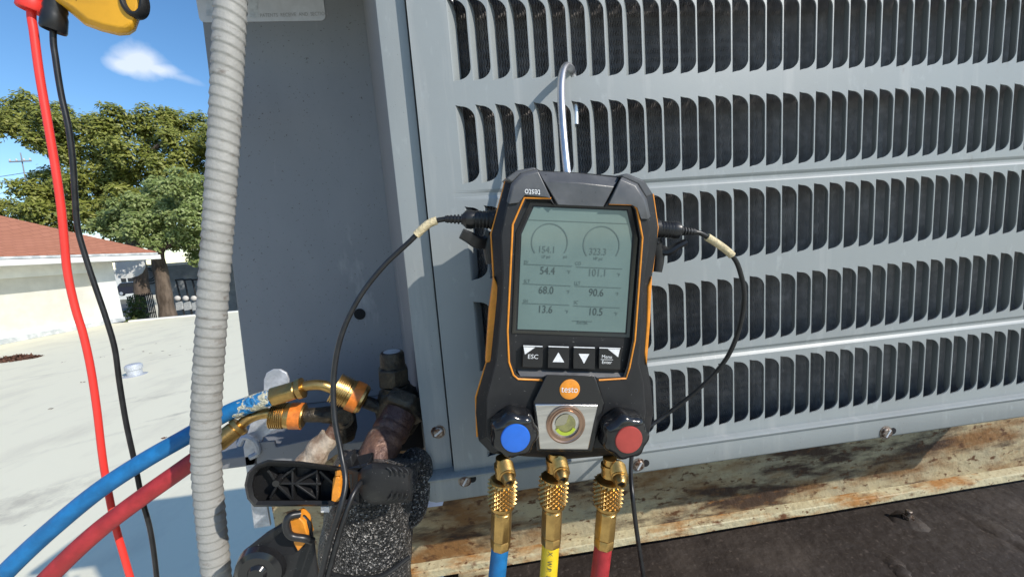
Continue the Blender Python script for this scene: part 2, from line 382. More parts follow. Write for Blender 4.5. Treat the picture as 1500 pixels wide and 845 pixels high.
def world_loc(o):
    v = Vector((0, 0, 0))
    while o is not None: v = v + o.location; o = o.parent
    return v
def build(mb, name, m, parent=None, bev=0.0, seg=2, ang=38, flip=True, props=None, base=None):
    me = bpy.data.meshes.new(name)
    off = world_loc(parent) if parent is not None else Vector((0, 0, 0))
    loc = Vector((0, 0, 0))
    if parent is None:
        xs = [p.x for p in mb.v]; ys = [p.y for p in mb.v]; zs = [p.z for p in mb.v]
        loc = Vector(((min(xs) + max(xs)) / 2, (min(ys) + max(ys)) / 2, min(zs))) if base is None else Vector(base)
        off = loc
    me.from_pydata([tuple(p - off) for p in mb.v], [], mb.f)
    if flip:
        bm = bmesh.new(); bm.from_mesh(me); bmesh.ops.recalc_face_normals(bm, faces=bm.faces); bm.to_mesh(me); bm.free()
    for p in me.polygons: p.use_smooth = True
    me.set_sharp_from_angle(angle=R(ang))
    me.materials.append(m)
    o = bpy.data.objects.new(name, me)
    COL.objects.link(o)
    o.location = loc
    if parent is not None: o.parent = parent
    if bev:
        md = o.modifiers.new('bevel', 'BEVEL'); md.width = bev; md.segments = seg; md.limit_method = 'ANGLE'; md.angle_limit = R(30)
        md.harden_normals = False
    if props: tag(o, **props)
    return o
def tag(o, label=None, category=None, group=None, kind=None):
    if label: o['label'] = label
    if category: o['category'] = category
    if group: o['group'] = group
    if kind: o['kind'] = kind
    return o
def thing(name, loc, label, category, group=None):
    o = bpy.data.objects.new(name, None); COL.objects.link(o)
    o.location = loc; o.empty_display_size = 0.05
    return tag(o, label, category, group)
def text_mesh(body, origin, xdir, updir, size, name, m, parent, lift=Vector((0, 0, 0)), align='CENTER', bend=None, thick=0.0, xs=1.0):
    cu = bpy.data.curves.new(name, 'FONT'); cu.body = body; cu.align_x = align; cu.align_y = 'CENTER'; cu.size = size; cu.resolution_u = 3
    tmp = bpy.data.objects.new(name, cu); COL.objects.link(tmp)
    me0 = bpy.data.meshes.new_from_object(tmp)
    vs_ = [v.co.copy() for v in me0.vertices]; fs = [tuple(p.vertices) for p in me0.polygons]
    bpy.data.objects.remove(tmp); bpy.data.meshes.remove(me0); bpy.data.curves.remove(cu)
    xdir = Vector(xdir).normalized(); updir = Vector(updir).normalized(); nrm = xdir.cross(updir)
    mb = MB()
    pts = []
    for v in vs_:
        p = Vector(origin) + xdir * v.x * xs + updir * v.y
        if bend: p = bend(p)
        pts.append(p + lift)
    mb.add(pts, fs)
    return build(mb, name, m, parent, flip=False)
def text_px(body, px, py, hpx, y, name, m, parent, slope=0.035, rot=0.0, align='CENTER', xs=1.0):
    o = P(px, py, y); q = P(px + 10, py + 10 * slope, y)
    xd = (q - o).normalized(); up = Vector((-xd.z, 0, xd.x))
    if rot: 
        c, s_ = math.cos(rot), math.sin(rot); xd, up = xd * c + up * s_, up * c - xd * s_
    return text_mesh(body, o, xd, up, hpx * 1.42 * mpp(o), name, m, parent, align=align, xs=xs)
Y = Vector((0, 1, 0))

# ================================================================== SETTING
ZR = -1.10                       # level of the white roof
KH = (CAM.z - ZR) / CAM.z
GZ = -4.4                        # street level
mb = MB(); mb.box((-24, -7.0, GZ), (10.0, 16.1, ZR))
roof = build(mb, 'flat_roof', M['roof'], base=(0, 0, ZR)); tag(roof, kind='structure')
mb = MB(); mb.add([(-1500, -1500, GZ - .02), (1500, -1500, GZ - .02), (1500, 2500, GZ - .02), (-1500, 2500, GZ - .02)], [(0, 1, 2, 3)])
gnd = build(mb, 'ground', M['ground'], base=(0, 0, GZ - .02), flip=False); tag(gnd, kind='structure')
mb = MB(); mb.add([(-140, 44, GZ - .012), (90, 44, GZ - .012), (90, 72, GZ - .012), (-140, 72, GZ - .012)], [(0, 1, 2, 3)])
road = build(mb, 'road', M['asphalt'], base=(0, 58, GZ - .012), flip=False); tag(road, kind='structure')

# tarred platform below the unit
def noisy_slab(x0, x1, y0, y1, z, depth, nx, ny, amp, seed):
    rnd = random.Random(seed); mb = MB(); g = []
    for j in range(ny + 1):
        for i in range(nx + 1):
            g.append(Vector((x0 + (x1 - x0) * i / nx, y0 + (y1 - y0) * j / ny, z + rnd.uniform(-amp, amp))))
    o = len(g)
    fs = [(j * (nx + 1) + i, j * (nx + 1) + i + 1, (j + 1) * (nx + 1) + i + 1, (j + 1) * (nx + 1) + i) for j in range(ny) for i in range(nx)]
    rim = [i for i in range(nx + 1)] + [j * (nx + 1) + nx for j in range(1, ny + 1)] + [ny * (nx + 1) + i for i in range(nx - 1, -1, -1)] + [j * (nx + 1) for j in range(ny - 1, 0, -1)]
    low = [Vector((g[i].x, g[i].y, z - depth)) for i in rim]
    g += low
    for a in range(len(rim)):
        b = (a + 1) % len(rim)
        fs.append((rim[a], rim[b], o + b, o + a))
    mb.add(g, fs)
    return mb
PLZ = 0.258
plat = build(noisy_slab(-0.10, 1.5, -0.34, 0.9, PLZ, 0.14, 60, 44, 0.0012, 3), 'roof_platform', M['tar'], base=(0.5, 0, ZR), ang=60)
tag(plat, kind='structure')
for x_ in (-0.04, 1.38):
    for y_ in (-0.26, 0.78):
        mb = MB(); mb.box((x_ - .05, y_ - .05, ZR), (x_ + .05, y_ + .05, PLZ - .1405)); build(mb, 'platform_leg', M['tar'], plat)
# raised tar seams on the platform
for pts, w in (([(1180, 775), (1290, 812), (1330, 850), (1390, 900)], 0.016), ([(1385, 735), (1440, 765), (1500, 800), (1580, 850)], 0.022)):
    q = [PZ(a, b, PLZ) for a, b in pts]
    mb = MB(); path = catmull(q, 8); rnd = random.Random(5)
    rings = []
    for i, p in enumerate(path):
        t = (path[min(i + 1, len(path) - 1)] - path[max(i - 1, 0)]).normalized(); n_ = Vector((-t.y, t.x, 0))
        ww = w * rnd.uniform(0.8, 1.2); tp_ = math.sin(PI * (i + .02) / (len(path) - .96)) ** .5
        rings.append([p + n_ * ww - Vector((0, 0, .002)), p + n_ * ww * .5 + Vector((0, 0, (.0048 * rnd.uniform(.7, 1.3)) * tp_ - .002)), p - n_ * ww * .5 + Vector((0, 0, (.0048 * rnd.uniform(.7, 1.3)) * tp_ - .002)), p - n_ * ww - Vector((0, 0, .002))])
    mb.loft(rings); build(mb, 'tar_seam', M['tar'], plat)

# ================================================================== AIR CONDITIONER
PIT, ROWH, Z0 = 0.021, 0.10525, 1.0234
SLH = 0.0815
NC = 42
ac = thing('condenser_unit', (0.36, 0.45, 0.555), 'grey rooftop air conditioner condenser with louvered front panel', 'air conditioner')
TOPZ = 1.345
# louvered panel: cells with a D-shaped slot each
def slot_outline():
    x0, x1 = 0.0, PIT * 0.935
    z0, z1 = 0.0, SLH
    rx, rz = PIT * 0.70, PIT * 0.62
    pts = [(x0, z0), ]
    n = 7
    for i in range(n + 1):
        a = -PI / 2 + (PI / 2) * i / n
        pts.append((x1 - rx + rx * math.cos(a), z0 + 0.0012 + rz + rz * math.sin(a)))
    for i in range(n + 1):
        a = (PI / 2) * i / n
        pts.append((x1 - rx + rx * math.cos(a), z1 - 0.0012 - rz + rz * math.sin(a)))
    pts.append((x0, z1))
    return pts
slot = slot_outline()
MG = 0.004
rect = [(0, -MG), (PIT, -MG), (PIT, SLH + MG), (0, SLH + MG)]
# the slot touches the cell's left edge: build the cell as one simple polygon
cell = [(0, -MG), (PIT, -MG), (PIT, SLH + MG), (0, SLH + MG)] + list(reversed(slot))
cellv = [Vector((a, b, 0)) for a, b in cell]
celltri = [tuple(t) for t in tessellate_polygon([cellv])]
mb = MB()
rows = [-1, 0, 1, 2, 3, 4]
for r in rows:
    zb = Z0 - r * ROWH
    for k in range(NC):
        x = k * PIT
        mb.add([(x + a, 0, zb + b) for a, b in cell], celltri)
        # rim: sheet thickness of the slot edge, rolled inwards
        ns = len(slot)
        mb.add([(x + a, 0, zb + b) for a, b in slot] + [(x + a + (0.0004 if a > 0 else 0), 0.0016, zb + b) for a, b in slot], [(i, i + 1, ns + i + 1, ns + i) for i in range(ns - 1)])
XL, XR = -0.040, 1.08
def zrow(r, top): return Z0 - r * ROWH + (SLH + MG if top else -MG)
for r in rows:
    mb.add([(XL, 0, zrow(r, 0)), (0, 0, zrow(r, 0)), (0, 0, zrow(r, 1)), (XL, 0, zrow(r, 1))], [(0, 1, 2, 3)])
    mb.add([(NC * PIT, 0, zrow(r, 0)), (XR, 0, zrow(r, 0)), (XR, 0, zrow(r, 1)), (NC * PIT, 0, zrow(r, 1))], [(0, 1, 2, 3)])
def band(za, zb_, groove):
    prof = [(za, 0), (zb_, 0)]
    if groove:
        h = za - zb_; c = za - h * 0.52
        prof = [(za, 0), (c + 0.0052, 0), (c + 0.0036, 0.0009), (c + 0.0014, 0.0026), (c - 0.0014, 0.0026), (c - 0.0036, 0.0009), (c - 0.0052, 0), (zb_, 0)]
    for (z1, y1), (z2, y2) in zip(prof, prof[1:]):
        NB = 42
        for q in range(NB):
            xa, xb = XL + (XR - XL) * q / NB, XL + (XR - XL) * (q + 1) / NB
            k1, k2 = min(1, max(0, (xa - 0.0) / .05)), min(1, max(0, (xb - 0.0) / .05))
            mb.add([(xa, y1 * k1, z1), (xb, y1 * k2, z1), (xb, y2 * k2, z2), (xa, y2 * k1, z2)], [(0, 1, 2, 3)])
for r in rows[:-1]: band(zrow(r, 0), zrow(r + 1, 1), r in (1, 3, -1))
band(TOPZ - 0.02, zrow(-1, 1), False)
band(zrow(4, 0), 0.580, False)
# left edge return
mb.add([(XL, 0, 0.58), (XL, 0, TOPZ - .02), (XL, 0.028, TOPZ - .02), (XL, 0.028, 0.58)], [(0, 1, 2, 3)])
panel = build(mb, 'louver_panel', M['paint'], ac, flip=False, ang=50)
for pg in panel.data.polygons: pg.use_smooth = False
# louver fins: each one its own piece
prof = [(0.0, 0.0), (0.0010, 0.0009), (0.0024, 0.0030), (0.0050, 0.0072), (0.0082, 0.0126)]
fm = MB()
th = 0.0007
zz = [0.0, 0.0035, 0.008, SLH - 0.008, SLH - 0.0035, SLH]
pin = [0.45, 0.8, 1.0, 1.0, 0.8, 0.45]
rings = []
for z, s_ in zip(zz, pin):
    rings.append([Vector((a * s_, b * s_ + 0.0002, z)) for a, b in prof] + [Vector((a * s_ - th, b * s_ + 0.0002 + th * .5, z)) for a, b in reversed(prof)])
fm.loft(rings)
fmesh = None
frnd = random.Random(77)
for r in rows:
    for k in range(NC):
        if fmesh is None:
            o = build(fm, 'louver_fin', M['paint'], None, base=(0, 0, 0)); fmesh = o.data
        else:
            o = bpy.data.objects.new('louver_fin', fmesh); COL.objects.link(o)
        o.parent = ac
        o.rotation_euler = (0, 0, frnd.gauss(0, 0.035))
        o.location = Vector((k * PIT, 0.0, Z0 - r * ROWH)) - ac.location
# coil: wavy vertical fins with horizontal tube bands
mb = MB()
nx, nzr = 740, 150
cx0, cx1, cz0, cz1 = -0.03, 1.07, 0.577, 1.33
rnd = random.Random(2)
vs_ = []
jit = [rnd.uniform(-0.0004, 0.0004) for _ in range(nx + 1)]
for j in range(nzr + 1):
    z = cz0 + (cz1 - cz0) * j / nzr
    zigx = 0.0007 if j % 2 else -0.0007
    bandy = 0.0012 * math.cos(2 * PI * j / 2.0)
    for i in range(nx + 1):
        x = cx0 + (cx1 - cx0) * i / nx
        vs_.append((x + zigx, 0.0265 + (0.0022 if i % 2 else 0.0) + bandy * .5 + rnd.uniform(-0.0003, 0.0003) + jit[i], z))
W1 = nx + 1
mb.v = [Vector(v) for v in vs_]
mb.f = [(j * W1 + i, j * W1 + i + 1, (j + 1) * W1 + i + 1, (j + 1) * W1 + i) for j in range(nzr) for i in range(nx)]
coil = build(mb, 'condenser_coil', M['coil'], ac, flip=False, ang=20)
# bright tube seen at the left end of the coil
mb = MB(); mb.tube([(0.0062, 0.019, 0.58), (0.0062, 0.019, 1.33)], 0.0016, n=8, smooth=False); build(mb, 'coil_edge_rod', M['galv'], ac)
# corner post with a fold
mb = MB()
pts = [(-0.0722, 0.010), (-0.0570, 0.0092), (-0.0425, 0.0104), (-0.0425, 0.026), (-0.0710, 0.026)]
mb.loft([[Vector((a, b, 0.580)) for a, b in pts], [Vector((a, b, TOPZ - .02)) for a, b in pts]])
build(mb, 'corner_post', M['paint'], ac, bev=0.0008)
# slanted return behind the post and the recessed service panel
SVY = 0.31
mb = MB()
pts = [(-0.0722, 0.0265), (-0.146, SVY - 0.001), (-0.144, SVY + 0.002), (-0.069, 0.029)]
mb.loft([[Vector((a, b, 0.575)) for a, b in pts], [Vector((a, b, TOPZ - .02)) for a, b in pts]])
build(mb, 'return_flange', M['paint_shaded'], ac)
mb = MB()
pa, pb_ = P(285, -60, SVY), P(366, 600, SVY)
dx = (pb_.x - pa.x) / (pb_.z - pa.z)
def svx(z): return pa.x + dx * (z - pa.z)
za, zb2 = 0.575, TOPZ - .02
mb.loft([[Vector((svx(za), SVY, za)), Vector((-0.145, SVY, za)), Vector((-0.145, SVY + .004, za)), Vector((svx(za), SVY + .025, za))],
         [Vector((svx(zb2), SVY, zb2)), Vector((-0.145, SVY, zb2)), Vector((-0.145, SVY + .004, zb2)), Vector((svx(zb2), SVY + .025, zb2))]])
svp = build(mb, 'service_panel', M['paint_shaded'], ac, bev=0.0015)
c = P(527, 460, SVY - 0.0006)
mb = MB(); mb.lathe(c, -Y, [(-0.0004, 0.0105), (0.0002, 0.0108), (0.0003, 0.0102)], n=28); build(mb, 'knockout_hole', M['dark'], svp)
# rating label
mb = MB()
lz = P(476, 31, SVY).z
lx0, lx1 = P(293, 31, SVY).x, P(478, 31, SVY).x
rr = 0.008
pts = [(lx0, lz + .045), (lx0, lz + rr)] + [(lx0 + rr - rr * math.cos(a), lz + rr - rr * math.sin(a)) for a in (0.4, 0.8, 1.2)] + [(lx0 + rr, lz), (lx1 - rr, lz)] + [(lx1 - rr + rr * math.sin(a), lz + rr - rr * math.cos(a)) for a in (0.4, 0.8, 1.2)] + [(lx1, lz + rr), (lx1, lz + .045)]
mb.prism([Vector((a, SVY - 0.0012, b)) for a, b in pts], (0, 0.0009, 0))
lab = build(mb, 'rating_label', M['label'], svp, props=dict(label='white rating label at the top of the shaded service panel'))
text_px('PATENTS  RECEIVE  AND  SECTION', 431, 22, 5.0, SVY - 0.0016, 'label_print', M['grey_ink'], lab, slope=-0.03, xs=0.85)
for (a, b, c_, d) in ((302, -8, 312, 24), (366, -8, 378, 26)):
    q = [P(a, b, SVY - .0016), P(c_, b, SVY - .0016), P(c_, d, SVY - .0016), P(a, d, SVY - .0016)]
    mb = MB().add(q, [(0, 1, 2, 3)]); build(mb, 'label_print', M['galv'], lab, flip=False)
# base pan: front rail with rolled top lip and rounded corner
mb = MB()
pr = [(0.004, 0.5900), (-0.0060, 0.5893), (-0.0085, 0.5875), (-0.0080, 0.5850), (-0.0060, 0.5838), (-0.0060, 0.5600), (-0.0045, 0.5575), (0.000, 0.5560), (0.012, 0.5560), (0.012, 0.5900)]
rings = []
for x, s_ in ((-0.0775, 0.30), (-0.0768, 0.55), (-0.0745, 0.78), (-0.0705, 0.93), (-0.064, 1.0), (0.3, 1.0), (XR + 0.004, 1.0)):
    rings.append([Vector((x, b, 0.5900 - (0.5900 - c_) * (s_ if c_ < 0.575 else 1))) for b, c_ in pr])
mb.loft(rings)
pan = build(mb, 'base_pan', M['paint'], ac, ang=50)
mb = MB()
mb.box((svx(0.575) + 0.03, 0.135, 0.557), (-0.0745, 0.66, 0.574))
build(mb, 'recess_floor', M['paint_shaded'], pan, bev=0.002)
mb = MB()
q = [P(376, 648, 0.13), P(402, 646, 0.13), P(404, 655, 0.13), P(480, 638, 0.13), P(500, 632, 0.13), P(500, 660, 0.13), P(470, 682, 0.13), P(376, 690, 0.13)]
mb.prism(q, (0, 0.004, 0)); build(mb, 'pan_upstand', M['paint_shaded'], pan, bev=0.001)
mb = MB(); mb.box((-0.074, 0.0125, 0.5565), (XR, 0.66, 0.5755)); build(mb, 'pan_floor', M['paint_shaded'], pan)
# shell behind (top, back, right side)
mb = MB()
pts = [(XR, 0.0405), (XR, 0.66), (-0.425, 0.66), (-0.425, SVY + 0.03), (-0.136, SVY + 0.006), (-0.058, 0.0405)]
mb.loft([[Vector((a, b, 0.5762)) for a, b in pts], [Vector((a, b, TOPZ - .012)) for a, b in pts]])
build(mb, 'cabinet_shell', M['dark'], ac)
mb = MB()
pts = [(XR + .012, -0.012), (XR + .012, 0.672), (-0.440, 0.672), (-0.440, -0.012)]  # unseen lid, its overhang spans the recess to shade the service panel
mb.loft([[Vector((a, b, TOPZ - .022)) for a, b in pts], [Vector((a, b, TOPZ + .01)) for a, b in pts]])
build(mb, 'shading_top_cover', M['paint'], ac, bev=0.003)
mb = MB(); mb.box((XR + .0005, 0.0, 0.58), (XR + 0.003, 0.66, TOPZ - .03)); build(mb, 'side_panel', M['paint'], ac)
# screws
def screw(px, py, y, rpx, root, ang=0.6, rusty=True):
    c_ = P(px, py, y); r_ = rpx * mpp(c_)
    mb = MB(); mb.lathe(c_, -Y, [(-0.002, r_ * 1.25), (0.0006, r_ * 1.25), (0.0009, r_), (0.0030, r_ * .95), (0.0038, r_ * .72)], n=20)
    o = build(mb, 'screw', M['screw'], root, ang=25)
    mb = MB(); d = Vector((math.cos(ang), 0, math.sin(ang))); u = Vector((-math.sin(ang), 0, math.cos(ang)))
    mb.obox(c_ - Y * 0.0034, d * r_ * .78, Y * 0.0007, u * r_ * .16)
    build(mb, 'screw_slot', M['galv'], o)
screw(642, 632, 0.010, 8.5, ac)
for a, b in ((681, 703), (935, 680), (1297, 633)):
    screw(a, b, -0.006, 8.0, ac, ang=1.0)
    c_ = P(a + 11, b - 2, -0.0062)
    mb = MB(); mb.lathe(c_, -Y, [(-0.001, 0.0048), (0.0004, 0.0045), (0.0006, 0.0030)], n=16); build(mb, 'slotted_hole', M['dark'], ac)

# ------------------------------------------------------------------ rusty beam under the unit
beam = thing('support_beam', (0.3, 0.06, 0.43), 'rusty pale steel beam with bottom flange under the condenser', 'beam')
BX0, BX1 = -0.36, 1.45
BY, BZ = 0.190, 0.293
def bump_strip(x0, x1, prof, nx, amp, seed):
    rnd = random.Random(seed); mb = MB(); rings = []
    for i in range(nx + 1):
        x = x0 + (x1 - x0) * i / nx
        rings.append([Vector((x, a + rnd.uniform(-amp, amp), b + rnd.uniform(-amp, amp))) for a, b in prof])
    mb.loft(rings); return mb
mb = bump_strip(BX0, BX1, [(BY, 0.553), (BY, 0.505), (BY, BZ + .0165), (BY + .006, BZ + .0165), (BY + .006, 0.553)], 60, 0.0004, 1)
build(mb, 'web', M['rust'], beam, ang=60)
mb = bump_strip(BX0, BX1, [(BY - .0005, BZ + .016), (BY - .008, BZ + .0152), (BY - .0155, BZ + .0145), (BY - .0165, BZ + .0125), (BY - .0165, BZ), (BY + .06, BZ), (BY + .06, BZ + .016)], 60, 0.0004, 2)
build(mb, 'flange', M['rust_edge'], beam, ang=25)
mb = MB(); mb.box((BX0, BY - .001, 0.5532), (BX1, 0.26, 0.5558)); build(mb, 'top_flange', M['rust'], beam)
# second beam at the back carries the unit
beam2 = thing('support_beam', (0.3, 0.56, 0.38), 'rusty steel beam under the back of the condenser, mostly hidden', 'beam')
mb = MB(); mb.box((BX0, 0.56, BZ), (BX1, 0.57, 0.5560)); mb.box((BX0, 0.52, PLZ + .01), (BX1, 0.62, BZ - .0002)); build(mb, 'web', M['rust'], beam2)
# legs between platform and beams
for x in (-0.04, 1.24):
    for y, rt in ((BY - .01, beam), (0.57, beam2)):
        mb = MB(); mb.box((x - .03, y - 0.008, PLZ - .004), (x + .03, y + .04, BZ - .0005 if y < .3 else PLZ + .0095)); build(mb, 'foot_block', M['rust'], rt, bev=0.003)
# anchor bolt
c_ = PZ(1330, 762, PLZ)
ab = thing('anchor_bolt', c_, 'rusty anchor bolt standing in black tar in front of the beam', 'bolt')
mb = MB(); mb.lathe(c_ + Vector((0, 0, -.002)), (0.05, 0, 1), [(0, .005), (.022, .005), (.023, .004)], n=12); build(mb, 'shaft', M['screw'], ab)
mb = MB(); mb.lathe(c_ + Vector((0, 0, .005)), (0.05, 0, 1), [(0, .009), (.006, .009)], n=6); build(mb, 'nut', M['screw'], ab)
mb = MB(); mb.lathe(c_ + Vector((0, 0, -.002)), (0, 0, 1), [(0, .03), (.003, .026), (.007, .012)], n=14, lobes=3, lamp=.15); build(mb, 'tar_collar', M['tar'], ab)
# added plate, tinted as the sky-lit roof glimpsed under the unit
mb = MB(); q = [P(621, 722, 0.03), P(652, 727, 0.03), P(648, 740, 0.03), P(618, 744, 0.03)]
mb.prism(q, (0, 0.02, -0.002)); build(mb, 'roof_stand_in', M['roof_stand_in'], None, props=dict(label='small added plate painted as sky-lit roof under the condenser corner', category='roof_stand_in'))

# ================================================================== DIGITAL MANIFOLD
YF = -0.112
man = thing('manifold_gauge', P(830, 690, YF + 0.03), 'black digital refrigerant manifold gauge with orange trim hanging on the louvers', 'manifold gauge')
def PF(pts, y): return [P(a, b, y) for a, b in pts]
sil = [(782, 245), (757, 250), (741, 262), (732, 296), (720, 343), (724, 405), (722, 440), (713, 530), (698, 582), (697, 605), (701, 645), (720, 664), (770, 668), (832, 672),
       (880, 668), (935, 664), (950, 640), (957, 604), (953, 560), (948, 533), (952, 470), (952, 419), (956, 399), (962, 359), (964, 333), (956, 284), (944, 265), (918, 254), (905, 258), (848, 253), (790, 250)]
cxp, cyp = 836, 455
def inset(pts, dx_, dy_):
    out = []
    for a, b in pts:
        out.append((a - dx_ * max(-1, min(1, (a - cxp) / 70)), b - dy_ * max(-1, min(1, (b - cyp) / 120))))
    return out
mb = MB()
mb.loft([PF(inset(sil, 26, 12), YF + 0.0052), PF(inset(sil, 20, 8), YF + 0.0075), PF(sil, YF + 0.020), PF(inset(sil, 1, 1), YF + 0.030), PF(inset(sil, 18, 14), YF + 0.058)])
body = build(mb, 'housing', M['black'], man, bev=0.0012, ang=24)
# raised front frame, a C-shape open at the top where the bridge sits
frame = [(813, 302), (786, 249), (764, 255), (750, 268), (742, 300), (733, 345), (736, 405), (734, 445), (726, 528), (712, 583), (712, 640), (728, 655), (780, 657), (784, 592), (800, 549), (832, 550), (872, 551), (886, 592), (868, 657), (930, 655), (941, 636), (946, 603), (943, 562), (936, 533), (941, 470), (942, 419), (945, 399), (951, 358), (953, 333), (946, 290), (935, 270), (912, 260), (885, 304),
         (892, 300), (926, 301), (931, 307), (938, 349), (927, 498), (919, 537), (914, 552), (876, 553), (794, 552), (760, 551), (755, 547), (748, 529), (746, 485), (754, 330), (770, 292), (806, 293)]
mb = MB(); mb.loft([PF(inset(frame, 1.2, 1.0), YF - 0.0002), PF(frame, YF + 0.0012), PF(frame, YF + 0.0075)])
build(mb, 'front_frame', M['grey_plastic'], man, bev=0.0006, ang=30)
# corner caps with top bevels, greyed to paint the glancing sun
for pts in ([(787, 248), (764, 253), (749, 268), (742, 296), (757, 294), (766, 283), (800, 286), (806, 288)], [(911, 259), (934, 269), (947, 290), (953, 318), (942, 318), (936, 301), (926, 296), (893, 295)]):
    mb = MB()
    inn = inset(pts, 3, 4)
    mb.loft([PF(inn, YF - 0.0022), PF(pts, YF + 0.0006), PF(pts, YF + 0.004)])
    build(mb, 'corner_cap', M['sun_greyed_plastic'], man, bev=0.0008)
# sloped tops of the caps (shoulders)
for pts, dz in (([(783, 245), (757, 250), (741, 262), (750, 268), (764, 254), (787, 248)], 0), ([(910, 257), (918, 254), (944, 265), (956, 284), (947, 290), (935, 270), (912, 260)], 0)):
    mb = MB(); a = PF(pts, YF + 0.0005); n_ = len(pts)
    mb.loft([a, [p + Y * 0.040 + Vector((0, 0, 0.0045)) for p in a]]); build(mb, 'shoulder', M['sun_greyed_plastic'], man, bev=0.0012)
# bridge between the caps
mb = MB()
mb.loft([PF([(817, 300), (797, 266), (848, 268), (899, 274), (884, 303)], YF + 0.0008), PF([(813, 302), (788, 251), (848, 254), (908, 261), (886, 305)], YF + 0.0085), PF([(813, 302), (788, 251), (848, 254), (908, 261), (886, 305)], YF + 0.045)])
build(mb, 'bridge', M['sun_greyed_plastic'], man, bev=0.0006)
# inner tray with bezel
tray = [(806, 292), (769, 291), (753, 330), (745, 485), (747, 530), (755, 549), (794, 553), (876, 555), (914, 553), (921, 537), (928, 498), (940, 349), (932, 305), (892, 299)]
mb = MB(); mb.prism(PF(tray, YF + 0.0048), (0, 0.002, 0)); build(mb, 'display_tray', M['black'], man)
mb = MB()
bz_out = [(776, 297), (756, 340), (750, 488), (922, 494), (934, 349), (924, 303)]
bz_in = [(782, 303), (764, 343), (758, 482), (916, 487), (926, 344), (918, 309)]
o_, i_ = PF(bz_out, YF + 0.0040), PF(bz_in, YF + 0.0052)
n_ = 6
mb.add(o_ + i_, [(k, (k + 1) % n_, n_ + (k + 1) % n_, n_ + k) for k in range(n_)]); build(mb, 'display_bezel', M['gloss'], man)
mb = MB(); mb.prism(PF(bz_in, YF + 0.0044), (0, 0.0003, 0)); lcd = build(mb, 'display', M['lcd'], man)
# orange trim lines
for pts in ([(807, 290.5), (768, 290), (751, 329), (743.5, 485), (745.5, 530), (752, 549), (759, 555), (794, 556.5)], [(892, 298.5), (928, 299.5), (933, 306), (941, 348), (930, 498), (922, 538), (917, 554), (877, 556.5)]):
    mb = MB()
    q = PF(pts, YF - 0.0004); mb.tube(q, 0.00085, n=8, smooth=False); build(mb, 'orange_trim', M['orange'], man)
# orange side seams and grips
for pts in ([(734, 290), (719.5, 343), (723, 405)], [(713, 530), (697, 582), (699, 640)], [(741, 262), (734, 290)], [(957, 284), (964, 333), (956, 399)]):
    mb = MB(); mb.tube([p + Y * 0.001 for p in PF(pts, YF + 0.021)], 0.0009, n=8, smooth=False); build(mb, 'side_seam', M['orange'], man)
for pts in ([(723, 404), (730, 420), (729, 470), (722, 530), (711, 532), (716, 458)], [(956, 404), (949, 420), (947, 470), (944, 520), (948, 536), (953, 470)]):
    mb = MB(); mb.prism(PF(pts, YF + 0.0165), (0, 0.012, 0)); build(mb, 'side_grip', M['orange'], man, bev=0.0012)
# display contents
YD = YF + 0.0041
def ld(body_, px, py, h, m='lcd_ink', xs=0.85, sl=0.035): text_px(body_, px, py, h, YD, 'digits', M[m], lcd, slope=sl, xs=xs)
for t, a, b, h in (('54.4', 802, 397, 11), ('101.1', 875, 400, 11), ('68.0', 800, 425.5, 11), ('90.6', 873.5, 429, 11), ('13.6', 798.5, 453.5, 11), ('10.5', 872.5, 457, 11)):
    ld(t, a, b, h, 'lcd_faint' if t == '101.1' else 'lcd_ink')
ld('154.1', 801, 366, 10, 'lcd_faint'); ld('323.3', 876, 369, 10, 'lcd_faint')
for t, a, b, h in (('EV', 771, 384, 5), ('CO', 847, 386, 5), ('SLT', 772, 412, 5), ('LLT', 846, 415, 5), ('SH', 770, 441, 5), ('SC', 844, 443, 5), ('LP psi', 800, 376, 4.5), ('HP psi', 876, 379, 4.5), ('°F', 833, 399, 5), ('°F', 832, 428, 5), ('°F', 830, 457, 5), ('°F', 906, 403, 5), ('°F', 904, 431, 5), ('°F', 902, 460, 5), ('R410A', 853, 473, 5), ('psi', 828, 376, 4.5)):
    ld(t, a, b, h, 'lcd_faint')
def lline(a, b, c_, d, w=0.8, m='lcd_faint'):
    v = Vector((c_ - a, d - b)); n2 = Vector((-v.y, v.x)).normalized() * w / 2
    q = [P(a + n2.x, b + n2.y, YD), P(c_ + n2.x, d + n2.y, YD), P(c_ - n2.x, d - n2.y, YD), P(a - n2.x, b - n2.y, YD)]
    mb = MB().add(q, [(0, 1, 2, 3)]); build(mb, 'display_line', M[m], lcd, flip=False)
for a, b, c_, d in ((767, 387, 838, 390), (844, 391, 912, 394), (766, 415.5, 836, 419), (842, 419, 910, 422), (765, 444, 834, 447), (840, 448, 908, 451), (773, 322, 920, 328), (838, 470, 868, 471)):
    lline(a, b, c_, d)
for cx_, cy_ in ((805, 355), (881, 359)):
    mb = MB(); pts = []
    for i in range(33):
        a = R(-35) + R(250) * i / 32
        pts.append((cx_ + 27 * math.cos(a), cy_ - 28 * math.sin(a), cx_ + 25.6 * math.cos(a), cy_ - 26.6 * math.sin(a)))
    for p, q in zip(pts, pts[1:]):
        mb.add([P(p[0], p[1], YD), P(q[0], q[1], YD), P(q[2], q[3], YD), P(p[2], p[3], YD)], [(0, 1, 2, 3)])
    build(mb, 'gauge_arc', M['lcd_faint'], lcd, flip=False)
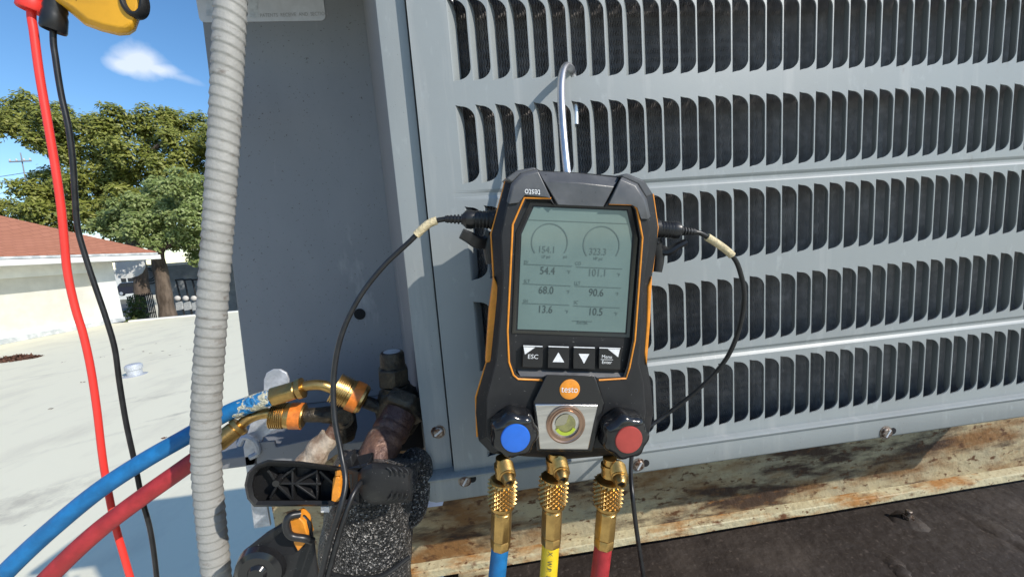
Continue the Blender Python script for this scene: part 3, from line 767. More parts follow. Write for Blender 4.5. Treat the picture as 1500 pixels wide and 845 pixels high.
# keys
keys = [((765, 505, 795.5, 539), 'ESC'), ((802, 506, 834, 540.5), 'up'), ((839, 507, 872, 541.5), 'down'), ((876.5, 508, 909.5, 541.5), 'menu')]
for (a, b, c_, d), kind in keys:
    mb = MB()
    pts = [(a + 1, b), (c_, b + 1), (c_ - 0.5, d), (a, d - 1)]
    mb.loft([PF(inset(pts, 0, 0), YF - 0.0002), PF(pts, YF + 0.0052)])
    key = build(mb, 'key', M['gloss'], man, bev=0.0007)
    def kq(q, m, nm='key_print_glint'):
        mb = MB().add([P(x, y_, YF - 0.0005) for x, y_ in q], [tuple(range(len(q)))]); build(mb, nm, M[m], key, flip=False)
    kq([(a + 1.5, b + 0.6), (c_ - 0.8, b + 1.6), (c_ - 0.8, b + 3.0), (a + 1.5, b + 2.0)], 'white_ink')  # pale strip paints a highlight along the key's top edge
    mx_ = (a + c_) / 2
    if kind == 'ESC':
        kq([(a + 2, b + 3), (a + 19, b + 3.5), (a + 4, b + 14)], 'white_ink')
        text_px('ESC', mx_ + 0.5, b + 17.5, 6.5, YF - 0.0005, 'key_print_glint', M['white_ink'], key, xs=1.05)
    elif kind == 'up': kq([(mx_, b + 10), (mx_ + 8.5, b + 24.5), (mx_ - 8.5, b + 24)], 'white_ink')
    elif kind == 'down': kq([(mx_ - 7.8, b + 11), (mx_ + 7.8, b + 11.3), (mx_, b + 25.5)], 'white_ink')
    else:
        kq([(c_ - 19, b + 3), (c_ - 1.5, b + 3.5), (c_ - 4, b + 15)], 'white_ink')
        text_px('Menu', mx_ - 4, b + 14.5, 5.0, YF - 0.0005, 'key_print_glint', M['white_ink'], key)
        text_px('Enter', mx_ - 4, b + 22.5, 5.0, YF - 0.0005, 'key_print_glint', M['white_ink'], key)
        kq([(mx_ - 13, b + 18.0), (mx_ + 5, b + 18.5), (mx_ + 5, b + 19.2), (mx_ - 13, b + 18.7)], 'white_ink')
# glossy lip below the keys
mb = MB(); q1 = PF([(757, 541), (916, 546)], YF + 0.0046); q2 = PF([(763, 552), (911, 554.5)], YF + 0.0003)
mb.add([q1[0], q1[1], q2[1], q2[0]], [(0, 1, 2, 3)]); build(mb, 'key_lip', M['sun_greyed_plastic'], man)
# lower plateau, round badge, metal block, sight glass
mb = MB()
pl = [(800, 549), (872, 551), (886, 592), (868, 661), (786, 660), (780, 591)]
mb.loft([PF(inset(pl, 1.5, 1.0), YF - 0.0062), PF(pl, YF - 0.0050), PF(pl, YF + 0.006)]); build(mb, 'valve_cover', M['gloss'], man, bev=0.0006)
c_ = P(834.6, 570, YF - 0.0066); r_ = 15.2 * mpp(c_)
mb = MB(); mb.lathe(c_, -Y, [(-0.001, r_), (0.0002, r_), (0.0005, r_ * .94)], n=36); badge = build(mb, 'badge', M['orange'], man)
text_px('testo', 834.6, 570.5, 10.0, YF - 0.0074, 'badge_print', M['white_ink'], badge, xs=0.86)
text_px('testo', 780, 282, 10, YF - 0.0026, 'cap_print', M['white_ink'], man, rot=PI, slope=0.06, xs=0.80)
mb = MB(); mb.prism(PF([(783.5, 592), (876.6, 593), (862, 658.5), (791, 658)], YF - 0.0085), (0, 0.012, 0)); blk = build(mb, 'valve_block', M['steel'], man, bev=0.0008)
c_ = P(828.5, 621, YF - 0.0085); k_ = mpp(c_)
mb = MB(); mb.lathe(c_, -Y, [(-0.001, 29 * k_), (0.0012, 29 * k_), (0.0016, 27 * k_), (0.0010, 25 * k_), (0.0010, 22.5 * k_), (0.0018, 22 * k_), (0.0018, 20.5 * k_), (-0.003, 20 * k_)], n=40, cap=False); sg = build(mb, 'sight_glass', M['ring'], man, ang=25)
mb = MB(); mb.lathe(c_, -Y, [(-0.0035, 20.3 * k_), (-0.0004, 19.5 * k_), (0.0003, 12 * k_), (0.0005, 4 * k_)], n=32); build(mb, 'lens', M['lens'], sg)
mb = MB()
for i in range(10):
    a0, a1 = R(200) + R(130) * i / 10, R(200) + R(130) * (i + 1) / 10
    mb.add([c_ + Vector((math.cos(t) * rr_ * k_, -0.0009, math.sin(t) * rr_ * k_)) for t, rr_ in ((a0, 17), (a1, 17), (a1, 12), (a0, 12))], [(0, 1, 2, 3)])
build(mb, 'moisture_ring', M['lens2'], sg, flip=False)
mb = MB()
for i in range(8):
    a0, a1 = R(70) + R(110) * i / 8, R(70) + R(110) * (i + 1) / 8
    mb.add([c_ + Vector((math.cos(t) * rr_ * k_, -0.0008, math.sin(t) * rr_ * k_)) for t, rr_ in ((a0, 16), (a1, 16), (a1, 2), (a0, 2))], [(0, 1, 2, 3)])
build(mb, 'sight_sector', mat('sight_sector', (0.34, 0.32, 0.24), rough=.25, metal=.6), sg, flip=False)  # grey-brown sector laid over the upper left of the lens
# knobs
for (px, py, rc), m, nm in (((754.9, 641, 21.8), 'blue_cap', 'blue'), ((920.7, 643.4, 20.8), 'red_cap', 'red')):
    cf = P(px, py, YF - 0.021); k_ = mpp(cf)
    mb = MB(); mb.lathe(cf, Y, [(-0.0002, 27 * k_), (0.0012, 31 * k_), (0.005, 35 * k_), (0.016, 36.5 * k_), (0.019, 34 * k_), (0.024, 30 * k_)], n=84, lobes=7, lamp=0.055)
    kn = build(mb, 'valve_knob', M['gloss'], man, ang=40, props=dict(label='black lobed valve knob with %s cap' % nm))
    mb = MB(); mb.lathe(cf, -Y, [(-0.001, rc * k_), (0.0006, rc * k_), (0.0013, rc * .96 * k_), (0.0016, rc * .85 * k_)], n=40); build(mb, 'knob_cap', M[m], kn)
# rubber dust flaps and sockets at the sides
for sx, px, py in ((-1, 722, 322), (1, 959, 334)):
    c_ = P(px, py, YF + 0.034)
    mb = MB(); mb.lathe(c_, (sx, 0, 0.0), [(-0.006, 0.0085), (0.003, 0.0085), (0.004, 0.0075)], n=20); build(mb, 'probe_socket', M['black'], man)
    q = [P(px + sx * a, py + b, YF + 0.036 + c2) for a, b, c2 in ((2, 18, 0), (8, 30, 0), (20, 34, -.004), (34, 26, -.008), (46, 20, -.010))]
    mb = MB(); mb.tube(q, [0.0055, 0.0035], n=12, sub=5, rfun=lambda L, a: 1 + 0.35 * math.cos(2 * a)); build(mb, 'dust_flap', M['rubber'], man)
    q = [P(px + sx * a, py + b, YF + 0.036) for a, b in ((0, 24), (4, 44), (2, 64))]
    mb = MB(); mb.tube(q, [0.0075, 0.0055], n=12, sub=4); build(mb, 'flap_hinge', M['rubber'], man)
# hanging hook
hk = [P(832, 262, -0.068), P(827, 215, -0.062), P(823, 165, -0.052), P(822, 130, -0.042), P(824, 108, -0.032), P(829, 97.5, -0.021), P(835, 99, -0.008), P(838.5, 106, 0.0035), P(841, 122, 0.0075), P(843, 150, 0.0085), P(843.5, 183, 0.0090)]
mb = MB(); mb.tube(hk, 0.0037, n=14, sub=8); build(mb, 'hanging_hook', M['chrome'], man)

# ------------------------------------------------------------------ ports and hoses below the manifold
YH = YF + 0.016
hose_specs = [('blue', 'blue_hose', [(736, 676), (736, 708), (735, 742), (733, 800), (725, 870)], (744, 700)),
              ('yellow', 'yellow_hose', [(812, 668), (811, 704), (809, 740), (807, 795), (801, 870)], (823, 695)),
              ('red', 'red_hose', [(893, 676), (891, 708), (889, 742), (884, 798), (874, 870)], (908, 702))]
def knurl_nut(c0, c1, r, n=17, rows_=5):
    # diamond knurl: staggered pyramids on a sleeve
    c0, c1 = Vector(c0), Vector(c1); ax = (c1 - c0); L = ax.length; ax.normalize()
    u = ax.orthogonal().normalized(); w = ax.cross(u); mb = MB()
    mb.lathe(c0, ax, [(-.001, r * .7), (0, r * .84), (L, r * .84), (L + .001, r * .7)], n=36)
    def pt(t, a, q): return c0 + ax * t + (u * math.cos(a) + w * math.sin(a)) * q
    dt, da = L / (rows_ + .5), 2 * PI / n
    for j_ in range(rows_ * 2):
        for i_ in range(n):
            t = dt * (.55 + j_ * .5); a = (i_ + .5 * (j_ % 2)) * da
            mb.add([pt(t - dt * .47, a, r * .85), pt(t, a + da * .47, r * .85), pt(t + dt * .47, a, r * .85), pt(t, a - da * .47, r * .85), pt(t, a, r * 1.03)], [(0, 1, 4), (1, 2, 4), (2, 3, 4), (3, 0, 4)])
    return mb
for nm, hm, ctr, stub in hose_specs:
    p = [P(a, b, YH) for a, b in ctr]
    k_ = mpp(p[1])
    # port stem belongs to the manifold
    mb = MB(); d = (p[1] - p[0]).normalized()
    mb.lathe(p[0] - d * 0.004, d, [(0, 10 * k_), (0.006, 10 * k_), (0.0065, 12.5 * k_), (0.0105, 12.5 * k_), (0.011, 11 * k_), (0.018, 11 * k_)], n=20); prt = build(mb, 'port', M['brass'], man, ang=30)
    s0 = P(stub[0] - 5, stub[1] - 22, YH - 0.001); s1 = P(stub[0] + 2, stub[1] + 8, YH - 0.021)
    ds = (s1 - s0); L = ds.length; ds.normalize()
    pf = [(0, 10 * k_)]
    for i in range(9): pf += [(L * (.12 + .058 * i), 12.2 * k_), (L * (.15 + .058 * i), 11.2 * k_)]
    pf += [(L * .68, 12 * k_), (L * .70, 10.0 * k_), (L * .78, 10.0 * k_), (L * 1.0, 7.0 * k_), (L * 1.0, 5.0 * k_), (L * .9, 4.6 * k_)]
    mb = MB(); mb.lathe(s0, ds, pf, n=24, cap=False); st = build(mb, 'threaded_stub', M['brass'], prt, ang=25)
    mb = MB(); mb.lathe(s0 + ds * L * .905, ds, [(0, 4.8 * k_), (0.0002, 4.7 * k_)], n=16); build(mb, 'stub_bore', M['dark'], prt)
    place = {'blue': 'left of the three', 'yellow': 'middle one of the three', 'red': 'right of the three'}[nm]
    h = thing('charging_hose', p[4] - Vector((0, 0, 0.2)), '%s charging hose hanging from the manifold, %s' % (nm, place), 'hose', 'hoses hanging below the manifold')
    kp = mpp(p[2])
    a_, b_ = p[1] + (p[0] - p[1]).normalized() * 0.006, p[2]
    mb = knurl_nut(p[1] + (p[0] - p[1]) * 0.18, p[1] + (p[2] - p[1]) * 0.82, 21.5 * kp); build(mb, 'knurled_nut', M['brass'], h, ang=12)
    d2 = (p[3] - p[2]).normalized(); L2 = (p[3] - p[2]).length
    q0 = p[1] + (p[2] - p[1]) * 0.80
    mb = MB(); mb.lathe(q0, (p[2] - q0).normalized(), [(0, 19.5 * kp), (0.003, 19 * kp), (0.0055, 15.5 * kp), (0.0075, 13 * kp), (0.0085, 14.5 * kp), (0.0105, 14.5 * kp)], n=24); build(mb, 'nut_collar', M['brass'], h, ang=30)
    q0 = p[2] + d2 * 0.001; LL = (p[3] - q0).length
    mb = MB(); mb.lathe(q0, d2, [(0, 12 * kp), (0.002, 14 * kp), (0.004, 14.5 * kp), (LL * .72, 14.8 * kp), (LL * .76, 13.5 * kp), (LL * .80, 14.5 * kp), (LL * .98, 14.2 * kp), (LL, 12.5 * kp)], n=32, lobes=8, lamp=0.035); build(mb, 'ferrule', M['brass'], h, ang=28)
    mb = MB(); tail = [p[3] - d2 * 0.003, p[4], p[4] + (p[4] - p[3]) * 0.9 + Vector((0, 0.01, 0)), p[4] + (p[4] - p[3]) * 1.6 + Vector((0.0, 0.05, -0.02))]
    mb.tube(tail, 12.9 * kp, n=20, sub=8); ho = build(mb, 'hose', M[hm], h)
    if nm == 'yellow':
        o_ = P(807.5, 797, YH); ax_ = (p[4] - p[3]).normalized(); nrm = (CAM - o_); nrm = (nrm - ax_ * nrm.dot(ax_)).normalized()
        up_ = nrm.cross(ax_)
        rad = 12.9 * kp
        ctr_ = o_
        def bendf(pt, ctr_=ctr_, ax_=ax_, up_=up_, nrm=nrm, rad=rad):
            v = pt - ctr_; t_ = v.dot(ax_); s2 = v.dot(up_); th_ = s2 / rad
            base_ = p[3] + (p[4] - p[3]) * (((ctr_ + ax_ * t_) - p[3]).dot(ax_) / (p[4] - p[3]).length)
            return base_ + (up_ * math.sin(th_) + nrm * math.cos(th_)) * (rad + 0.0009)
        text_mesh('X.  W.P.  800', o_, ax_, up_, 6.6 * kp * 1.42, 'hose_print', M['lcd_ink'], ho, bend=bendf, align='LEFT')

# ------------------------------------------------------------------ probe cables
def cable(name, label, pts, plug, sx, tape_idx, extra=None):
    root = thing(name, P(*pts[-1]), label, 'cable', None)
    px, py = plug
    c_ = P(px, py, YF + 0.034); ax = Vector((sx, 0, 0))
    e = P(*pts[0]); ax = (e - c_).normalized(); L = (e - c_).length
    pf = [(0, .0070), (0.001, .0080)]
    for i in range(5): pf += [(L * (.05 + .075 * i), .0080), (L * (.075 + .075 * i), .0074)]
    pf += [(L * .46, .0086), (L * .56, .0082), (L * .64, .0048)]
    mb = MB(); mb.lathe(c_, ax, pf, n=24); build(mb, 'plug', M['rubber'], root, ang=30)
    mb = MB(); pf = []
    for i in range(5): pf += [(L * (.63 + .075 * i), .0046 - .0003 * i), (L * (.665 + .075 * i), .0046 - .0003 * i), (L * (.67 + .075 * i), .0030), (L * (.70 + .075 * i), .0030)]
    mb.lathe(c_, ax, pf, n=16); build(mb, 'strain_relief', M['rubber'], root, ang=20)
    q = [P(*t) for t in pts]
    mb = MB(); mb.tube([e - ax * 0.006] + q, 0.0023, n=12, sub=10); build(mb, 'cord', M['rubber'], root)
    full = catmull([e - ax * 0.006] + q, 20)
    i0, i1 = tape_idx
    seg = full[int(i0 * 20):int(i1 * 20)]
    mb = MB(); mb.tube(seg, 0.0036, n=14, smooth=False); build(mb, 'tape_wrap', M['tape'], root, ang=50)
    if extra:
        mb = MB(); mb.tube([P(*t) for t in extra], 0.0023, n=12, sub=10); build(mb, 'second_cord', M['rubber'], root)
    return root
cable('probe_cable', 'black probe cable from left side of the manifold down to the pipe clamp', [(652, 321, -.078), (628, 328, -.078), (600, 354, -.078), (560, 392, -.078), (525, 438, -.080), (500, 492, -.084), (489, 550, -.088), (490, 610, -.096), (500, 665, -.106), (506, 705, -.118), (498, 745, -.128), (482, 795, -.132), (466, 860, -.135)], (722, 322), -1, (1.55, 2.75),
      extra=[(532, 702, -.105), (518, 722, -.118), (506, 752, -.126), (494, 792, -.130), (476, 860, -.134)])
cable('probe_cable', 'black probe cable looping from right side of the manifold past the louvers', [(1018, 340, -.079), (1034, 346, -.079), (1072, 374, -.078), (1086, 405, -.075), (1090, 440, -.070), (1082, 484, -.062), (1062, 528, -.050), (1025, 568, -.036), (980, 604, -.024), (945, 630, -.024), (928, 656, -.035), (924, 690, -.060), (927, 730, -.080), (933, 780, -.084), (945, 860, -.085)], (960, 335), 1, (2.05, 3.05))

# ================================================================== SERVICE VALVES, PIPES, HOSES AT THE LEFT
def at(px, py, y): return P(px, py, y)
VY = 0.06
# large suction valve
sv = thing('service_valve', P(590, 640, VY), 'dark tarnished brass service valve with tall hex cap beside the corner post', 'valve')
c0 = P(577, 562, VY); k_ = mpp(c0); up = (P(574, 515, VY) - c0).normalized()
mb = MB(); mb.lathe(c0, up, [(0, 23 * k_), (24 * k_, 23 * k_), (27 * k_, 19 * k_)], n=6); cap_ = build(mb, 'hex_cap', M['brass_old'], sv, bev=0.0012, ang=30)
mb = MB(); mb.lathe(c0 + up * 25 * k_, up, [(0, 17.5 * k_), (20 * k_, 17 * k_), (23 * k_, 15.5 * k_), (23.5 * k_, 12 * k_)], n=28); build(mb, 'cap_top', M['brass_old'], cap_)
mb = MB(); mb.lathe(c0 + up * 48.6 * k_, up, [(0, 12 * k_), (0.0004, 11.5 * k_)], n=24); build(mb, 'cap_face', M['galv'], cap_)
mb = MB()
b0 = P(580, 565, VY); b1 = P(590, 650, VY + 0.01)
ax = (b1 - b0).normalized()
mb.lathe(b0 - ax * 0.003, ax, [(0, 20 * k_), (0.006, 21 * k_), (0.010, 26 * k_), (0.034, 33 * k_), (0.055, 31 * k_), (0.070, 20 * k_)], n=14); build(mb, 'valve_body', M['brass_old'], sv, bev=0.001, ang=30)
pd = (P(548, 672, 0.0) - P(588, 604, VY - 0.02)).normalized(); pc = P(588, 604, VY - 0.02)
mb = MB(); mb.lathe(pc - pd * 0.018, pd, [(0, 34 * k_), (0.014, 37 * k_), (0.019, 33 * k_)], n=6); build(mb, 'flare_nut', M['brass_old'], sv, bev=0.0015, ang=30)
q0 = P(535, 588, VY - 0.01); q1 = P(566, 600, VY - 0.005)
mb = MB(); mb.tube([q0, q1], 9 * k_, n=14, smooth=False); build(mb, 'service_port', M['brass_old'], sv)
mb = MB(); mb.box((P(570, 640, VY + .03).x, VY + .02, 0.578), (P(640, 640, VY + .03).x, VY + .05, 0.66)); build(mb, 'mounting_block', M['dark'], sv, bev=0.004)
# copper suction pipe running into foam insulation
cp = thing('suction_pipe', P(540, 845, -0.02), 'stained copper suction pipe dropping into glittering black foam insulation', 'pipe')
path = [pc, P(572, 632, 0.024), P(552, 668, -0.004), P(545, 705, -0.02), P(540, 760, -0.022), P(538, 870, -0.022)]
def lump(L, a): return 1 + 0.03 * math.sin(L * 160) + (0.10 if 0.018 < L < 0.030 else 0) + (0.06 if 0.036 < L < 0.044 else 0)
mb = MB(); mb.tube(path, 0.0205, n=28, sub=10, rfun=lump); build(mb, 'pipe', M['copper'], cp, ang=60)
rnd = random.Random(11)
fpath = catmull([P(556, 668, -0.006), P(548, 705, -0.016), P(542, 760, -0.022), P(540, 820, -0.022), P(540, 1000, -0.022), P(540, 1000, -0.022) + Vector((0, 0, -0.5))], 14)
ph = [rnd.uniform(0, 6) for _ in range(8)]
def foamr(L, a): return 1 + 0.05 * math.sin(2 * a + ph[0]) + 0.03 * math.sin(3 * a + L * 40 + ph[1]) + 0.025 * math.sin(L * 95 + ph[2]) + 0.012 * math.sin(7 * a + L * 220)
mb = MB(); mb.tube(fpath, [0.047, 0.049], n=64, sub=1, rfun=foamr, smooth=False); fo = build(mb, 'foam_insulation', M['foam'], cp, ang=80)
# torn upper edge of the foam beside the post
mb = MB(); q = [P(592, 676, 0.01), P(606, 668, 0.008), P(618, 676, 0.006), P(618, 700, 0.0), P(608, 745, -0.010), P(588, 760, -0.018)]
mb.tube(q, [0.009, 0.014], n=18, sub=6, rfun=foamr); build(mb, 'foam_edge', M['foam'], cp, ang=80)
mb = MB(); q = [P(470, 835, -0.072), P(510, 846, -0.076), P(560, 842, -0.074), P(600, 815, -0.060)]
mb.tube(q, 0.0022, n=8, sub=8); build(mb, 'cable_tie', M['rubber'], cp)
# small liquid valve
lv = thing('service_valve', P(500, 640, 0.07), 'small dark liquid line valve with chalky copper stub left of big valve', 'valve')
q0, q1 = P(444, 608, 0.06), P(505, 607, 0.07)
mb = MB(); mb.tube([q0, P(470, 607, .065), P(476, 607, .066), q1], [0.0085, 0.0115], n=14, sub=4); build(mb, 'side_port', M['brass_old'], lv)
mb = MB(); mb.lathe(P(500, 590, .075), (0, -0.1, -1), [(0, .013), (.012, .016), (.035, .017), (.05, .012)], n=10); build(mb, 'valve_body', M['brass_old'], lv, bev=.001)
mb = MB(); mb.lathe(P(503, 612, .058), (0.1, -1, 0), [(-0.004, .013), (.004, .013), (.0045, .009), (.002, .0085)], n=18); build(mb, 'flare_cap', M['brass_old'], lv)
q = [P(498, 618, .065), P(484, 640, .058), P(465, 668, .05)]
mb = MB(); mb.tube(q, 0.0095, n=16, sub=6); build(mb, 'stub_pipe', M['copper'], lv)
q = [P(484, 638, .058), P(470, 655, .052), P(452, 682, .044)]
mb = MB(); mb.tube(q, [0.0125, 0.0165], n=18, sub=8, rfun=lambda L, a: 1 + .07 * math.sin(L * 300 + a) + .05 * math.sin(3 * a)); build(mb, 'chalky_joint', M['solder'], lv, ang=70)

# long hoses with brass couplers
def coupler(root, pa, pb, rpx, tape0=0.55, tape1=0.85):
    a, b = P(*pa), P(*pb); ax = (b - a); L = ax.length; ax.normalize(); k_ = mpp(a); r_ = rpx * k_
    pf = [(0, r_ * .55), (0.0, r_ * .92)]
    for i in range(7): pf += [(L * (.02 + .06 * i), r_ * 1.04), (L * (.045 + .06 * i), r_ * 1.04), (L * (.05 + .06 * i), r_ * .92), (L * (.07 + .06 * i), r_ * .92)]
    pf += [(L * .45, r_ * .98), (L * .52, r_ * .98), (L * .53, r_ * 1.02), (L * .93, r_ * 1.02), (L * .96, r_ * .95), (L * 1.0, r_ * .9), (L * 1.0, r_ * .5)]
    mb = MB(); mb.lathe(a, ax, pf, n=36); o = build(mb, 'coupler', M['brass'], root, ang=30)
    mb = MB(); mb.lathe(a + ax * L * tape0, ax, [(0, r_ * 1.0), (0.0002, r_ * 1.06), (L * (tape1 - tape0), r_ * 1.06), (L * (tape1 - tape0) + .0002, r_ * 1.0)], n=36, cap=False); build(mb, 'orange_tape', M['orange_t'], o, ang=30)
bh = thing('refrigerant_hose', PZ(-40, 880, 0.45), 'blue refrigerant hose sweeping from lower left to the big service valve', 'hose')
coupler(bh, (490, 567, .048), (534, 586, .052), 21)
mb = MB(); mb.tube([P(438, 568, .045), P(455, 564, .046), P(472, 564, .047), P(484, 568, .048), P(496, 573, .049)], 0.0062, n=16, sub=8); build(mb, 'bent_neck', M['brass'], bh)
a, b = P(399, 581, .042), P(446, 567, .0455); ax = (b - a).normalized(); L = (b - a).length
mb = MB(); mb.lathe(a, ax, [(0, .0100), (.001, .0112), (L * .72, .0110), (L * .76, .0100), (L * .80, .0124), (L * .95, .0126), (L, .008)], n=32, lobes=6, lamp=.03); build(mb, 'ferrule', M['brass'], bh, ang=28)
hp = [P(404, 579.5, .042), P(365, 592, .040), P(330, 606, .038), P(275, 638, .034), P(215, 672, .030), P(150, 714, .026), P(90, 762, .022), P(30, 816, .018), P(-30, 878, .014), P(-120, 980, .010)]
mb = MB(); mb.tube(hp, 0.0096, n=24, sub=8); bho = build(mb, 'hose', M['blue_hose'], bh)
wr = [P(a_, b_, .040) for a_, b_ in ((398, 581.5), (380, 587), (360, 594.5), (345, 601))]
mb = MB(); rndw = random.Random(4)
mb.tube(wr, 0.0100, n=40, sub=10, rfun=lambda L, a: 0.99 + .07 * max(0, math.sin(3 * a + L * 260) * math.sin(5 * a - L * 400)) + rndw.uniform(0, .02)); build(mb, 'frayed_wrap', mat('frayed_wrap', (0.018, 0.19, 0.44), rough=0.8, col2=(0.55, 0.53, 0.40), vscale=70, lo=0.47, hi=0.52, bump=0.6, bscale=300), bh, ang=80)
rh = thing('refrigerant_hose', PZ(60, 900, 0.45), 'red refrigerant hose below the blue one, running to the small valve', 'hose')
coupler(rh, (398, 608, .055), (446, 609, .058), 18, 0.60, 0.95)
mb = MB(); mb.tube([P(348, 626, .04), P(362, 614, .045), P(378, 607, .050), P(392, 605, .053), P(404, 607, .056)], 0.0065, n=16, sub=8); build(mb, 'bent_neck', M['brass'], rh)
a, b = P(318, 650, .028), P(354, 621, .042); ax = (b - a).normalized(); L = (b - a).length
mb = MB(); mb.lathe(a, ax, [(0, .0100), (.001, .0108), (L * .70, .0108), (L * .74, .0100), (L * .78, .0120), (L * .94, .0122), (L, .008)], n=32, lobes=6, lamp=.03); build(mb, 'ferrule', M['brass'], rh, ang=28)
hp = [P(322, 647, .029), P(300, 663, .028), P(262, 690, .026), P(200, 734, .022), P(140, 780, .018), P(80, 836, .014), P(10, 910, .010), P(-60, 1000, .006)]
mb = MB(); mb.tube(hp, 0.0098, n=24, sub=8); build(mb, 'hose', M['red_hose'], rh)

# galvanised bracket with clear tie
gb = thing('mounting_bracket', P(370, 780, 0.13), 'pale galvanised bracket with rounded top behind the brass couplers', 'bracket')
mb = MB()
pts = [(386, 585), (386, 556), (390, 546), (399, 541), (410, 541), (419, 546), (423, 556), (421, 585), (412, 625), (386, 640), (380, 662), (384, 700), (396, 770), (372, 774), (362, 700), (356, 655), (366, 622)]
mb.prism([P(a_, b_, 0.135) for a_, b_ in pts], (0, 0.004, 0)); build(mb, 'plate', M['galv'], gb, bev=0.001)
mb = MB(); mb.tube([P(350, 652, .125), P(358, 640, .128), P(372, 645, .128), P(378, 662, .128), P(366, 670, .125)], 0.004, n=8, sub=6); build(mb, 'plastic_tie', M['galv'], gb)

# ------------------------------------------------------------------ pipe clamp probes
CY = -0.100
cl = thing('pipe_clamp', P(470, 745, CY + .03), 'black plastic pipe clamp probe with orange jaw pad on the foam insulated pipe', 'pipe clamp')
out = [(372, 742), (362, 730), (358, 710), (362, 692), (374, 680), (392, 673), (440, 675), (500, 683), (530, 690), (530, 738), (490, 741), (430, 741)]
inn = [(378, 733), (372, 726), (369, 710), (372, 695), (380, 686), (394, 681), (440, 683), (498, 690), (516, 694), (516, 731), (488, 733), (430, 733)]
mb = MB()
A = PF(out, CY + 0.026); Bq = PF(out, CY + 0.002); C_ = PF([(a_ + (x_ - a_) * .3, b_ + (y_ - b_) * .3) for (a_, b_), (x_, y_) in zip(out, inn)], CY - 0.001)
D_ = PF(inn, CY + 0.002); E_ = PF([(a_ * .97 + 445 * .03, b_ * .94 + 709 * .06) for a_, b_ in inn], CY + 0.016)
mb.loft([A, Bq, C_, D_, E_]); hd = build(mb, 'handle', M['black'], cl, ang=40)
def rib(a, b, w, y0, y1, nm='rib', m='black', root=None):
    v = Vector((b[0] - a[0], b[1] - a[1])); n2 = Vector((-v.y, v.x)).normalized() * w / 2
    q = [P(a[0] + n2.x, a[1] + n2.y, y0), P(b[0] + n2.x, b[1] + n2.y, y0), P(b[0] - n2.x, b[1] - n2.y, y0), P(a[0] - n2.x, a[1] - n2.y, y0)]
    mb = MB(); mb.prism(q, (0, y1 - y0, 0)); build(mb, nm, M[m], root or hd, bev=0.0005)
for a_, b_ in (((392, 688), (404, 706)), ((404, 706), (432, 685)), ((395, 730), (406, 710)), ((406, 710), (428, 732)), ((428, 686), (428, 732)), ((464, 688), (464, 732)), ((432, 708), (464, 690)), ((432, 709), (462, 730)), ((404, 708), (470, 709)), ((468, 690), (490, 710))):
    rib(a_, b_, 3.2, CY + 0.009, CY + 0.0165)
mb = MB(); mb.lathe(P(404, 708, CY + .004), Y, [(0, .003), (.018, .004)], n=12); build(mb, 'spring_pin', M['gloss'], hd)
# orange pad with teeth
tp = [(488, 700), (495, 698)]
for i in range(5): tp += [(499, 702 + i * 7), (496, 705.5 + i * 7)]
tp += [(493, 736), (485, 733)]
mb = MB(); mb.prism(PF(tp, CY + 0.001), (0, 0.014, 0)); build(mb, 'jaw_pad', M['orange'], cl, bev=0.0005)
mb = MB(); mb.prism(PF([(491, 690), (499, 688), (500, 696), (491, 697)], CY + 0.001), (0, 0.012, 0)); build(mb, 'jaw_pad', M['orange'], cl)
# right jaw: rounded head and slotted grip
sec = [(524, 0.40), (531, 0.78), (545, 1.0), (560, 1.0), (574, 0.93), (586, 0.86), (596, 0.80), (600, 0.70)]
rings = []
for x, s_ in sec:
    ring = []
    cyx = 706 + (x - 524) * 0.05
    for i in range(20):
        a_ = 2 * PI * i / 20
        cs, sn = math.cos(a_), math.sin(a_)
        sq = 1.0 / max(abs(cs) ** 4 + abs(sn) ** 4, 1e-6) ** 0.25
        ring.append(P(x + (6 if sn > 0 else 0) * s_, cyx + 33 * s_ * cs * sq * .93, CY + 0.006 + 0.020 * sn * sq * s_))
    rings.append(ring)
mb = MB(); mb.loft(rings); jw = build(mb, 'jaw', M['black'], cl, ang=40)
for i in range(4):
    for sg_ in (-1, 1):
        x = 570 + i * 8
        q = [P(x - 3, 708 + sg_ * 24, CY - .0125 + .0002 * i), P(x + 3, 708 + sg_ * 19, CY - .0135), P(x + 4, 708 + sg_ * 13, CY - .0135)]
        mb = MB(); mb.tube(q, 0.0007, n=6, sub=4); build(mb, 'grip_slot', M['grey_plastic'], jw)
mb = MB(); mb.prism(PF([(508, 686), (540, 678), (538, 730), (512, 728)], CY + 0.006), (0, 0.02, 0)); build(mb, 'hinge_block', M['gloss'], cl, bev=0.002)
mb = MB(); mb.prism(PF([(500, 676), (514, 668), (518, 690), (502, 692)], CY + 0.008), (0, 0.014, 0)); build(mb, 'hinge_ear', M['grey_plastic'], cl, bev=0.001)
mb = MB(); mb.lathe(P(566, 684, CY + .012), (0.2, -1, 0.3), [(0, .004), (.006, .0045), (.007, .003)], n=12); build(mb, 'orange_pin', M['orange'], cl)
mb = MB(); mb.prism(PF([(470, 742), (482, 742), (482, 750), (470, 750)], CY + 0.01), (0, 0.008, 0)); build(mb, 'white_tab', M['white_ink'], cl)

